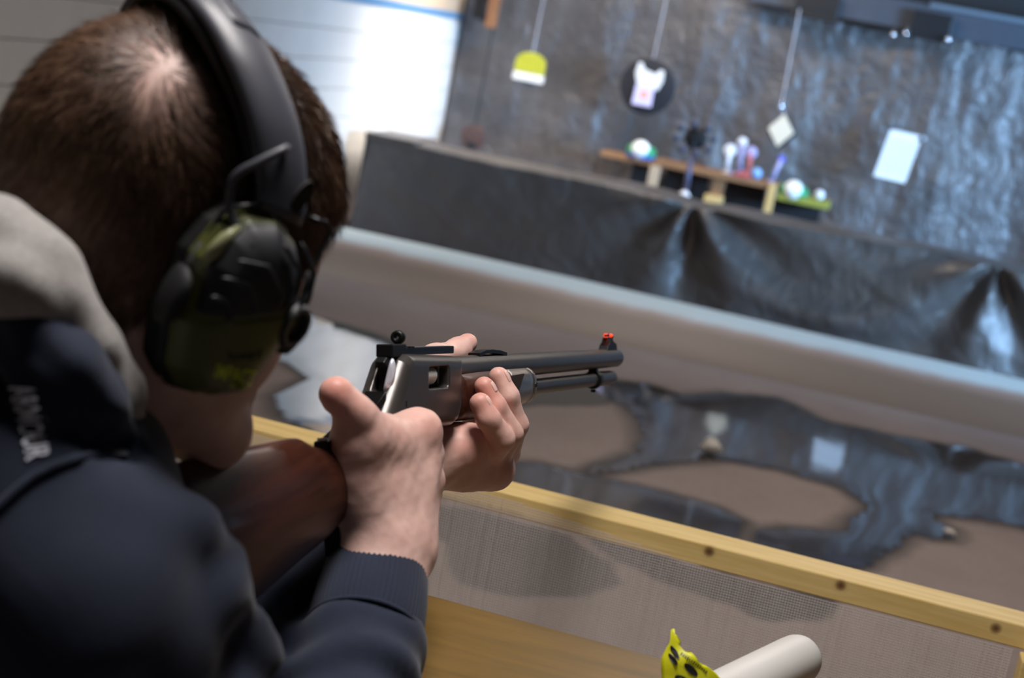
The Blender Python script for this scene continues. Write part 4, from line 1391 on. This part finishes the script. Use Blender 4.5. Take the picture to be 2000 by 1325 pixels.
def cloth_disp(P):
    out = 0.0028 * vnoise(P, 26, 61) + 0.0016 * vnoise(P, 62, 62)
    # long soft creases across the upper arm and elbow
    t = (P - SH) @ (R_EL - SH) / np.sum((R_EL - SH) ** 2)
    out += 0.0045 * np.sin(t * 26 + 2.5 * vnoise(P, 14, 63)) * np.exp(-((t - .45) / .45) ** 2)
    ax_ = (CUFF1 - CUFF0) / np.linalg.norm(CUFF1 - CUFF0)
    q = P - CUFF0
    s = q @ ax_; rad = np.linalg.norm(q - s[:, None] * ax_, axis=-1)
    out += 0.0042 * np.sin(s * 190 + 2.0 * vnoise(P, 22, 64)) * np.exp(-((s + .05) / .05) ** 2) * (rad < .09)
    return out


hood_mesh = sdf_mesh(hd_, .0048, cloth_disp)
# open the sleeve ends a little below the cuffs: faces inside the cuff are dropped
Vh, Qh = hood_mesh
hoodie = link_mesh('hoodie', np_mesh('hoodie', Vh, Qh), M_NAVY, person)
BV = BVHTree.FromPolygons([Vector(v) for v in Vh.tolist()], Qh.tolist())


def on_cloth(px, py, lift=.001, d0=.3):
    r_ = ray(px, py); rn = Vector(r_ / np.linalg.norm(r_))
    h_, n_, i_, dd = BV.ray_cast(Vector(CAMP + r_ * d0), rn)
    if h_ is None: return at(px, py, .8)
    if n_.dot(rn) > 0: n_ = -n_
    return np.array(h_ + n_ * lift)


# grey lining rolled outwards round the neck
lp = [(-170, 450, .81, .019), (-80, 452, .785, .020), (-10, 470, .768, .020), (55, 525, .765, .0195), (110, 592, .770, .018), (160, 670, .780, .017), (200, 755, .80, .0145), (232, 835, .83, .012), (262, 910, .872, .010)]
pts = [at(x, y, d) for x, y, d, _ in lp]
lin_prims = chain(pts, [q[3] for q in lp], .02)
fp = [(-60, 522, .745, .009), (15, 542, .743, .0105), (58, 570, .746, .009), (100, 618, .753, .006)]
lin_prims += chain([at(x, y, d) for x, y, d, _ in fp], [q[3] for q in fp], .012)


def lin_disp(P): return 0.003 * vnoise(P, 55, 71) + .0012 * vnoise(P, 140, 72)


lv_, lq_ = sdf_mesh(lin_prims, .0035, lin_disp)
ln_o = link_mesh('hood_lining', np_mesh('hood_lining', lv_, lq_), M_LINING, hoodie)
ln_o['label'] = 'grey fleece lining of the hood'


# ribbed cuffs
def cuff(c0, c1, r0, r1, name_par):
    ax_ = c1 - c0; L = np.linalg.norm(ax_); ax_ /= L
    ref = np.array([0, 0, 1.0]); u = np.cross(ax_, ref); u /= np.linalg.norm(u); w = np.cross(ax_, u)
    n = 264
    prof = [(-.012, r0 * .98), (0, r0 * 1.03), (.15 * L, r0 * 1.05), (.5 * L, (r0 + r1) / 2 * 1.05), (.85 * L, r1 * 1.02), (.96 * L, r1), (L, r1 * .97), (L * 1.01, r1 * .90), (L * .97, r1 * .84), (L * .5, r1 * .82)]
    rings = []
    for h_, rr in prof:
        rings.append([c0 + ax_ * h_ + (u * cos(2 * pi * k_ / n) + w * sin(2 * pi * k_ / n)) * (rr + (.0005 if (k_ // 2) % 2 else -.0001) * (1 if h_ < .7 * L else .25)) for k_ in range(n)])
    o = obj('cuff', MB().loft(rings, cap=False), M_NAVY, hoodie, smooth=True)
    sm_ = [c0 + ax_ * -.002 + (u * cos(a_) + w * sin(a_)) * (r0 * 1.06) for a_ in np.linspace(0, 2 * pi, 41)]
    obj('cuff_seam', MB().tube(sm_, .0018, 6), M_NAVY, hoodie, smooth=True)
    return o


cuff(CUFF0, CUFF1, .0385, .0370, 'r')
cuff(A(672, 1098, 1.195), A(750, 985, 1.25), .033, .031, 'l')

# kneeling legs: trousers and shoes
M_JEAN = mat('dark_denim', (38, 42, 52), (46, 50, 62), rough=.85, nscale=40, bump=.2, bscale=600, bdist=.0006)
tro = [rc(PEL - np.array([0, 0, .03]), PEL - np.array([0, 0, .07]), .150, .140, .03)]
for hip, knee, ank in LEGS:
    tro += [rc(PEL, hip, .12, .098, .04), rc(hip, knee, .098, .070, .03), rc(knee, ank, .070, .052, .02)]
tv, tq = sdf_mesh(tro, .007, lambda P: .003 * vnoise(P, 30, 81))
link_mesh('trousers', np_mesh('trousers', tv, tq), M_JEAN, person)
for hip, knee, ank in LEGS:
    sv, sq = sdf_mesh([rc(ank - FWD * .015, ank - FWD * .06 - np.array([0, 0, .03]), .044, .040, .02), rc(ank - FWD * .06 - np.array([0, 0, .03]), ank - FWD * .02 - np.array([0, 0, .055]), .036, .030, .02)], .005)
    link_mesh('shoe', np_mesh('shoe', sv, sq), M_DARK, person)

# shoulder seam and printed word on the sleeve
sp = [on_cloth(*p, .0012) for p in ((-20, 1010), (0, 988), (30, 960), (65, 932), (105, 912), (150, 897), (200, 889), (240, 888))]
obj('shoulder_seam', MB().tube(sp, .0026, 8), M_NAVY, hoodie, smooth=True)
sp = [on_cloth(x - 4, y + 7, .0010) for x, y in ((-20, 1010), (0, 988), (30, 960), (65, 932), (105, 912), (150, 897), (200, 889), (240, 888))]
obj('stitch_line', MB().tube(sp, .0009, 6), M_NAVY, hoodie, smooth=True)


def text_mesh(body, size=1.0, shear=0.0, bold=0.0):
    cu = bpy.data.curves.new('lettering', 'FONT')
    cu.body = body; cu.size = size; cu.align_x = 'CENTER'; cu.align_y = 'CENTER'; cu.shear = shear; cu.offset = bold
    cu.resolution_u = 3
    ob = bpy.data.objects.new('lettering', cu); COL.objects.link(ob)
    dg = bpy.context.evaluated_depsgraph_get()
    me_ = bpy.data.meshes.new_from_object(ob.evaluated_get(dg))
    bpy.data.objects.remove(ob)
    bm = bmesh.new(); bm.from_mesh(me_)
    bmesh.ops.triangulate(bm, faces=bm.faces)
    bmesh.ops.subdivide_edges(bm, edges=[e for e in bm.edges if e.calc_length() > .12], cuts=2, use_grid_fill=False)
    bmesh.ops.triangulate(bm, faces=bm.faces)
    v = np.array([x.co[:] for x in bm.verts]); f = [tuple(q.index for q in p.verts) for p in bm.faces]
    bm.free(); bpy.data.meshes.remove(me_)
    return v, f


def print_on(name, body, centre, along, upv, width, height, proj_fn, material, parent, bold=0.0, shear=0.0):
    """lay flat lettering on a surface; centre/along/upv in pixels, proj_fn maps a pixel to the surface"""
    v, f = text_mesh(body, 1.0, shear, bold)
    x0, x1 = v[:, 0].min(), v[:, 0].max(); y0, y1 = v[:, 1].min(), v[:, 1].max()
    out = []
    for x, y, _ in v:
        s = ((x - x0) / (x1 - x0) - .5) * width; t = ((y - y0) / (y1 - y0) - .5) * height
        out.append(proj_fn(centre[0] + along[0] * s + upv[0] * t, centre[1] + along[1] * s + upv[1] * t))
    me_ = bpy.data.meshes.new(name)
    me_.from_pydata([tuple(p) for p in out], [], f)
    return link_mesh(name, me_, material, parent)


M_PRINTW = mat('pale_grey_print', (206, 208, 220), rough=.6)
print_on('sleeve_lettering', 'ARMOUR', (59, 825), (.21, .978), (.978, -.16), 150, 50, lambda x, y: on_cloth(x, y, .0012), M_PRINTW, hoodie, bold=.025)['label'] = 'pale grey ARMOUR lettering'

# ------------------------------------------------------------------ earmuffs
M_OLIVE = mat('olive_green_plastic', (86, 90, 44), (94, 98, 50), rough=.42, nscale=40)
M_RUB = mat('black_rubber_panel', (40, 41, 45), rough=.5)
M_BAND = mat('charcoal_headband', (66, 67, 75), (72, 73, 82), rough=.46, nscale=60, bump=.1, bscale=900, bdist=.0005)
M_PAD2 = mat('black_foam_pad', (20, 20, 22), rough=.7)
M_WIRE = mat('dark_spring_wire', (60, 60, 62), rough=.3, metal=.8)
M_HIGHLIGHT = mat('painted_edge_highlight', (150, 152, 112), rough=.35)  # pale colour paints the edge highlight of the olive shell
M_LIME = mat('lime_green_print', (196, 214, 44), rough=.5)
M_INK = mat('black_print', (16, 16, 14), rough=.6)
muffs = thing('earmuffs', tuple(H(0, 0, .10)), 'olive and black electronic earmuffs worn on the head of the aiming man', 'earmuffs')
OUT = [(-.018, .0075), (-.001, .0135), (.018, .0055), (.030, -.009), (.0415, -.034), (.0385, -.052), (.0345, -.068), (.0285, -.084), (.010, -.0915), (-.006, -.092), (-.018, -.082), (-.0275, -.056), (-.0335, -.022), (-.028, -.004)]
CFC, CUC = .002, -.040


def cup_d2(F_, U_):
    n0 = len(OUT)
    return pip(OUT, F_, U_)


def cup_field(Rr, F_, U_, lo, hi, infl=0.0, taper=.18, k_=.016):
    dz = np.clip((Rr - .080) / .04, 0, 1)
    d2 = cup_d2(F_, U_)
    d2 = d2 + dz * dz * .010 - infl
    dome = ((F_ - CFC) ** 2 / .035 ** 2 + (U_ - CUC) ** 2 / .052 ** 2) * .004
    return smax(smax(d2, Rr + dome - hi, k_), lo - Rr, .004)


def head_sdf(fn, lo, hi, res, s=1):
    N = np.ceil((np.array(hi) - np.array(lo)) / res).astype(int) + 1
    ax = [lo[i] + np.arange(N[i]) * res for i in range(3)]
    X, Y, Z = np.meshgrid(*ax, indexing='ij')
    V_, Q_ = surface_nets(fn(X, Y, Z).astype(np.float32), np.array(lo), res)
    if s < 0: V_[:, 0] *= -1; Q_ = Q_[:, ::-1]
    return V_ @ HR + HC, Q_


BOXLO, BOXHI = (.060, -.045, -.102), (.128, .055, .025)
shell = lambda X, Y, Z: cup_field(X, Y, Z, .082, .117)
# boundary line between the black upper panel and the olive lower part
def upper_cut(Y, Z): return -(Z - (-.0395 + .42 * Y)) / 1.08


panel = lambda X, Y, Z: smax(cup_field(X, Y, Z, .0955, .1187), smax(upper_cut(Y, Z), cup_d2(Y, Z) + .0035, .004), .002)
rimf = lambda X, Y, Z: cup_field(X, Y, Z, .0775, .0935, .0022, k_=.005)
cush = lambda X, Y, Z: cup_field(X, Y, Z, .068, .0790, .0035, k_=.008)
face = lambda X, Y, Z: smax(cup_field(X, Y, Z, .0955, .1180), smax(-upper_cut(Y, Z) + .0012, cup_d2(Y, Z) + .0075, .005), .002)
for s in (1, -1):
    def put(nm, fn, m_, par, res=.0014):
        v_, q_ = head_sdf(fn, BOXLO, BOXHI, res, s)
        return link_mesh(nm, np_mesh(nm, v_, q_), m_, par)
    cupo = put('ear_cup', shell, M_OLIVE, muffs)
    cupo['label'] = 'olive green ear cup'
    put('cover_panel', panel, M_RUB, cupo, .0011)['label'] = 'black ridged cover panel'
    put('face_plate', face, M_OLIVE, cupo, .0011)
    put('rim', rimf, M_PAD2, cupo)
    put('ear_cushion', cush, M_PAD2, muffs)

    def S(r_, f_, u_): return H(s * r_, f_, u_)
    # volume knob at the front, microphone at the rear
    kn = S(.110, .031, -.037)
    kd = (hr * s * .92 + hf * .38)
    kb = obj('knob', MB().lathe(kn, kd, [(.0125, -.014), (.0130, .001), (.0112, .0045), (.0088, .0045), (.0078, .0005), (.001, .0005)], 28), M_RUB, cupo, angle=35)
    mb = MB().lathe(S(.094, .038, -.045), hf * .8 + hr * s * .35 - hu * .2, [(.010, -.01), (.0105, .006), (.0085, .010), (.001, .011)], 18)
    obj('pivot_boss', mb, M_PAD2, cupo, smooth=True)
    mcx = MB().loft([[S(.096 + .004 * q, -.0335 + .0035 * cos(a_) * sc, -.046 + .011 * sin(a_) * sc) for a_ in np.linspace(0, 2 * pi, 17)[:-1]] for q, sc in ((-2, 1.5), (0, 1.5), (1.5, 1.2), (2.2, .7))])
    obj('microphone', mcx, M_PAD2, cupo, smooth=True)
    obj('highlight_crescent', MB().tube([S(.1005, -.0285, -.026), S(.1030, -.0285, -.017), S(.1040, -.0262, -.008), S(.1035, -.021, .0005)], [.0016, .0040, .0036, .0014], 10), M_HIGHLIGHT, cupo, smooth=True)['label'] = 'pale khaki crescent, a painted edge highlight'
    # raised ridges on the cover panel
    for pth in (((-.022, -.015), (-.004, -.012), (.010, -.022), (.012, -.030)), ((-.026, -.026), (-.010, -.024), (-.001, -.034), (.000, -.038)), ((.0, .002), (.016, -.008), (.020, -.018), (.017, -.030)), ((.010, .006), (.026, -.006), (.0285, -.016), (.026, -.026)), ((-.027, -.037), (-.017, -.036), (-.012, -.042), (-.0125, -.046))):
        q = []
        for i in range(len(pth) - 1):
            for t in np.linspace(0, 1, 5, endpoint=(i == len(pth) - 2)):
                f_, u_ = pth[i][0] + (pth[i + 1][0] - pth[i][0]) * t, pth[i][1] + (pth[i + 1][1] - pth[i][1]) * t
                dome = ((f_ - CFC) ** 2 / .035 ** 2 + (u_ - CUC) ** 2 / .052 ** 2) * .004
                q.append(S(.1187 - dome - .0004, f_, u_))
        obj('ridge', MB().tube(q, [.0005] + [.0014] * (len(q) - 2) + [.0005], 8), M_RUB, cupo, smooth=True)
    # spring wires from the headband end to the cup
    wf = [S(.098, .020, .019), S(.100, .030, .020), S(.100, .0355, .016), S(.106, .030, -.002), S(.104, .036, -.020), S(.098, .042, -.042)]
    obj('spring_wire', MB().tube(wf, .0013, 8), M_WIRE, muffs, smooth=True)
    obj('wire_sleeve', MB().tube([S(.1055, .0315, -.008), S(.1035, .0365, -.021), S(.099, .0415, -.038)], [.0030, .0032, .0026], 10), M_PAD2, muffs, smooth=True)
    wr = [S(.097, -.010, .015), S(.093, -.020, .009), S(.091, -.0255, .003), S(.091, -.029, -.018), S(.092, -.034, -.044)]
    obj('spring_wire', MB().tube(wr, .0015, 8), M_WIRE, muffs, smooth=True)
    obj('wire_sleeve', MB().tube([S(.0915, -.0285, -.016), S(.0925, -.033, -.042)], [.0030, .0034], 10), M_PAD2, muffs, smooth=True)
    # signal cable from the band to the cup
    cb = [S(.094, -.009, .047), S(.0985, -.014, .045), S(.098, -.024, .034), S(.094, -.030, .022), S(.094, -.026, .008), S(.100, -.020, .000), S(.111, -.0135, -.006)]
    cc_ = []
    for i in range(len(cb) - 1):
        p0, p1, p2, p3 = cb[max(i - 1, 0)], cb[i], cb[i + 1], cb[min(i + 2, len(cb) - 1)]
        for t in np.linspace(0, 1, 6, endpoint=(i == len(cb) - 2)):
            cc_.append(.5 * ((2 * p1) + (-p0 + p2) * t + (2 * p0 - 5 * p1 + 4 * p2 - p3) * t * t + (-p0 + 3 * p1 - 3 * p2 + p3) * t ** 3))
    obj('signal_cable', MB().tube(cc_, .0024, 10), M_BAND, muffs, smooth=True)

# headband: padded arc over the crown
angs = np.linspace(7.5, 172.5, 60)


def band_c(a):
    a2 = min(a, 180 - a)
    f_ = np.interp(a2, [0, 12, 30, 50, 70, 90], [.004, .003, -.010, -.026, -.036, -.040])
    rad = np.interp(a2, [0, 12, 30, 50, 70, 90], [.0985, .0985, .1010, .1025, .1030, .1035])
    w_ = np.interp(a2, [0, 12, 30, 60, 90], [.0150, .0160, .0185, .0205, .0210])
    return f_, rad, w_


def band_ring(a, r_off, th, wk):
    f_, rad, w_ = band_c(a)
    w_ = w_ * wk
    ar = radians(a); out = []
    n = 20
    for i in range(n):
        t = 2 * pi * i / n
        c_, s_ = cos(t), sin(t)
        df = np.sign(c_) * abs(c_) ** .6 * w_
        dr = np.sign(s_) * abs(s_) ** .6 * th + r_off - .004 * (df / .018) ** 2
        out.append(H((rad + dr) * cos(ar), f_ + df, (rad + dr) * sin(ar)))
    return out


bd = obj('headband', MB().loft([band_ring(a, 0, .0040, 1.0) for a in angs]), M_BAND, muffs, smooth=True)
obj('band_pad', MB().loft([band_ring(a, -.0070, .0048, 1.0) for a in np.linspace(22, 158, 46)]), M_PAD2, bd, smooth=True)
for s in (1, -1):
    def S(r_, f_, u_): return H(s * r_, f_, u_)
    obj('end_slot', MB().prism([(.0045 * cos(a_) + .008 * 0, .0115 * sin(a_)) for a_ in np.linspace(0, 2 * pi, 17)[:-1]], S(.0992, .0085, .0260), hf * .95 + hu * -.2, hu * .95 + hf * .2, hr, .0012), M_PAD2, bd)
obj('raised_logo', MB().loft([band_ring(a, .0036, .0012, .45) for a in np.linspace(62, 104, 12)]), M_BAND, bd, smooth=True)

# lettering on the right cup
cup_bv = []
for o_ in muffs.children:
    for c_ in o_.children:
        if c_.name.startswith('face_plate'): cup_bv.append(c_)
fv = head_sdf(face, BOXLO, BOXHI, .0011, 1)
BF = BVHTree.FromPolygons([Vector(v) for v in fv[0].tolist()], fv[1].tolist())


def on_cup(px, py, lift=.0003):
    r_ = ray(px, py); rn = Vector(r_ / np.linalg.norm(r_))
    h_, n_, i_, dd = BF.ray_cast(Vector(CAMP + r_ * .5), rn)
    if h_ is None: return at(px, py, .8)
    return np.array(h_ + Vector(hr) * lift)


rc_o = [o_ for o_ in bpy.data.objects if o_.name.split('.')[0] == 'ear_cup'][0]
print_on('cup_lettering', 'IMPACT', (459, 732), (.97, .20), (.18, -.98), 84, 30, on_cup, M_LIME, rc_o, bold=.01, shear=.2)['label'] = 'lime green lettering'
print_on('cup_lettering', 'SPORT', (468, 757), (.97, .20), (.18, -.98), 40, 9, on_cup, M_LIME, rc_o, bold=.01, shear=.2)['label'] = 'small lime green lettering'
print_on('cup_emblem', 'howard', (478, 693), (.985, -.06), (.05, -.98), 66, 22, on_cup, M_INK, rc_o, bold=.01)['label'] = 'black printed emblem'

# ------------------------------------------------------------------ bench, rail, mesh screen and small things nearby
ZB = 0.772
bench = thing('shooting_bench', (-.25, 1.05, 0), 'yellowish plywood shooting bench in front of the man', 'bench')
k = NT('worn_plywood')
co = k.coord((1.0, 9.0, 9.0))
f = k.noise(co, 6, 6, 0.6, 0.5)
co2 = k.coord()
st = k.noise(co2, 5, 4, 0.6)
col = k.ramp(f, [(0.3, lin((98, 75, 32))), (0.7, lin((122, 94, 44)))])
col = k.mix(k.ramp(st, [(0.45, (0, 0, 0, 1)), (0.75, (.6, .6, .6, 1))]), col, lin((86, 64, 32)))
k.l(col, k.b.inputs['Base Color'])
k.b.inputs['Roughness'].default_value = 0.38
M_BENCH = k.m
obj('bench_top', MB().box((-1.5, .93, ZB - .018), (.9, 1.19, ZB)), M_BENCH, bench, bevel=.0015)
M_PINE = wood('pine_frame', (198, 160, 92), (218, 184, 118), 2, 9, .55)
for x_ in (-1.45, -.35, .85):
    obj('leg', MB().box((x_ - .03, .95, 0), (x_ + .03, 1.01, ZB - .019)), M_PINE, bench, bevel=.002)
obj('brace', MB().box((-1.45, .955, ZB - .09), (.85, .975, ZB - .0185)), M_PINE, bench, bevel=.002)

kn = [(tuple(pl(x, y, 1, 1.735)), r_) for x, y, r_ in ((1385, 1078, .0052), (1642, 1144, .0052), (1945, 1228, .0048))]
M_RAIL = wood('pale_pine_rail', (214, 180, 108), (232, 204, 140), 0, 8, .5, knots=kn)
rail = obj('wooden_rail', MB().box((-1.75, 1.735, .676), (1.2, 1.788, .704)), M_RAIL, bevel=.002)
tag(rail, 'long pale pine rail with dark knots running across in front of the bench', 'rail')
post = obj('rail_post', MB().box((.270, 1.70, 0), (.315, 1.734, .675)), M_RAIL, bevel=.002)
tag(post, 'pale pine post under the right end of the rail, at the picture corner', 'post')

# fine woven screen hanging from the rail: every thread is real
M_NET = mat('beige_netting_thread', (206, 196, 190), (216, 206, 200), rough=.8, nscale=20)
mb = MB()
Yn = 1.728
r = random.Random(5)


def net_top(x): return .6985 - .022 * min(1, max(0, (x + .32) / .25))


PITCH = .0032
x_ = -1.25
while x_ < .262:
    z1 = net_top(x_)
    w = .00036
    y0 = Yn + .0006 * r.uniform(-1, 1)
    mb.add([(x_ - w, y0 - .0003, z1), (x_ + w, y0 - .0003, z1), (x_ + w, y0 + .0003, z1), (x_ - w, y0 + .0003, z1), (x_ - w, y0 - .0003, .36), (x_ + w, y0 - .0003, .36), (x_ + w, y0 + .0003, .36), (x_ - w, y0 + .0003, .36)],
           [(0, 1, 5, 4), (2, 3, 7, 6), (1, 2, 6, 5), (3, 0, 4, 7)])
    x_ += PITCH
z_ = .362
while z_ < .698:
    xa, xb = -1.25, .262
    if z_ > .6765: xb = -.32 + .25 * (.6985 - z_) / .022
    w = .00036
    segs = np.linspace(xa, xb, 9)
    for i in range(8):
        a0, a1 = segs[i], segs[i + 1]
        y0 = Yn - .0004
        mb.add([(a0, y0 - .0003, z_ - w), (a1, y0 - .0003, z_ - w), (a1, y0 - .0003, z_ + w), (a0, y0 - .0003, z_ + w), (a0, y0 + .0003, z_ - w), (a1, y0 + .0003, z_ - w), (a1, y0 + .0003, z_ + w), (a0, y0 + .0003, z_ + w)],
               [(0, 1, 2, 3), (7, 6, 5, 4), (3, 2, 6, 7), (1, 0, 4, 5)])
    z_ += PITCH
me = bpy.data.meshes.new('mesh_screen'); me.from_pydata(mb.v, [], mb.f)
net = link_mesh('mesh_screen', me, M_NET)
tag(net, 'fine beige woven mesh screen hanging below the wooden rail', 'screen')

# pale tube lying on the bench, its rounded end over the edge
M_TUBE = mat('pale_grey_plastic_tube', (206, 203, 198), (214, 211, 206), rough=.45, nscale=12)
ta, tb = at(1330, 1408, 1.14), at(1560, 1283, 1.25)
tr_ = .0205
ta[2] = tb[2] = ZB + tr_ + .0005
tb = pl(1562, 1286, 2, ZB + tr_); ta = pl(1300, 1420, 2, ZB + tr_)
dv = (tb - ta) / np.linalg.norm(tb - ta); Lt = np.linalg.norm(tb - ta)
tube = obj('plastic_tube', MB().lathe(ta, dv, [(tr_ * .8, 0), (tr_, .002), (tr_, Lt - .012), (tr_ * .985, Lt - .004), (tr_ * .93, Lt + .001), (tr_ * .80, Lt + .003), (tr_ * .74, Lt - .002), (tr_ * .72, Lt - .05), (.001, Lt - .05)], 40), M_TUBE, angle=40)
tag(tube, 'pale grey tube lying on the bench with its end sticking out past the edge', 'tube')

# yellow packet with black ovals
M_YP = mat('yellow_foil_packet', (206, 206, 26), (218, 216, 40), rough=.35, nscale=40)
M_OV = mat('black_oval_print', (26, 24, 22), rough=.4)
pk = thing('foil_packet', tuple(pl(1345, 1330, 2, ZB)), 'crumpled yellow packet printed with black ovals beside the pale tube', 'packet')
D0 = 1.118
out = [(1296, 1360), (1293, 1290), (1300, 1268), (1309, 1254), (1311, 1234), (1316, 1232), (1321, 1252), (1334, 1273), (1352, 1286), (1374, 1299), (1395, 1316), (1412, 1335), (1420, 1365)]


def pkt(x, y, lift=0.0):
    b_ = .010 * max(0.0, 1 - ((x - 1345) / 70.0) ** 2) * min(1, max(0, (y - 1232) / 60.0)) + .0004 * sin(x * .21) + .0006 * sin(y * .11 + x * .05)
    return at(x, y, D0 - b_ - lift + (y - 1325) * -.00002)


V = []; Fc = []
fr_ = [pkt(x, y) for x, y in out]; bk = [at(x, y, D0 + .004 + .010 * max(0.0, 1 - ((x - 1345) / 70.0) ** 2) * min(1, max(0, (y - 1232) / 60.0))) for x, y in out]
mb = MB()
bmx = []
n = len(out)
cx = [(1345, 1300), (1345, 1340)]
grid_pts = []
rows_ = []
for t in np.linspace(0, 1, 15):
    # left edge from point 5 down to 0, right edge from 5 to 12
    yl = t * 5; i = min(int(yl), 4); fl2 = yl - i
    a_ = np.array(out[5 - i]) * (1 - fl2) + np.array(out[4 - i]) * fl2
    yr = t * 7; j = min(int(yr), 6); fr2 = yr - j
    b_ = np.array(out[5 + j]) * (1 - fr2) + np.array(out[6 + j]) * fr2
    rows_.append([a_ * (1 - u) + b_ * u for u in np.linspace(0, 1, 15)])
P = np.array([[pkt(*q) for q in row] for row in rows_])
po = obj('pouch', MB().grid(P), M_YP, pk, smooth=True)
sd_ = po.modifiers.new('thick', 'SOLIDIFY'); sd_.thickness = .003; sd_.offset = -1
for (x0, y0, x1, y1, w) in ((1310, 1262, 1326, 1288, 5), (1306, 1277, 1323, 1300, 5), (1337, 1297, 1362, 1321, 7), (1318, 1322, 1348, 1340, 9)):
    c_ = np.array([(x0 + x1) / 2, (y0 + y1) / 2]); d_ = np.array([x1 - x0, y1 - y0]) / 2; nn = np.array([-d_[1], d_[0]]) / np.linalg.norm(d_)
    ring_ = [pkt(*(c_ + d_ * cos(a_) + nn * w * sin(a_)), .0036) for a_ in np.linspace(0, 2 * pi, 21)[:-1]]
    obj('black_oval', MB().add(ring_, [tuple(range(20))]), M_OV, po)
mb = MB()
r = random.Random(9)
for i in range(13):                                            # a row of tiny print, too small to read
    s_ = -31 + i * 5.0; h_ = r.uniform(2.2, 3.6)
    c_ = (1356 + .80 * s_, 1296 + .60 * s_)
    q_ = [(c_[0] + a_ * .80 * 1.3 + b_ * .6 * h_, c_[1] + a_ * .60 * 1.3 - b_ * .8 * h_) for a_, b_ in ((-1, -1), (1, -1), (1, 1), (-1, 1))]
    mb.add([pkt(*p_, .0036) for p_ in q_], [(0, 1, 2, 3)])
obj('small_print', mb, M_OV, po)['kind'] = 'stuff'
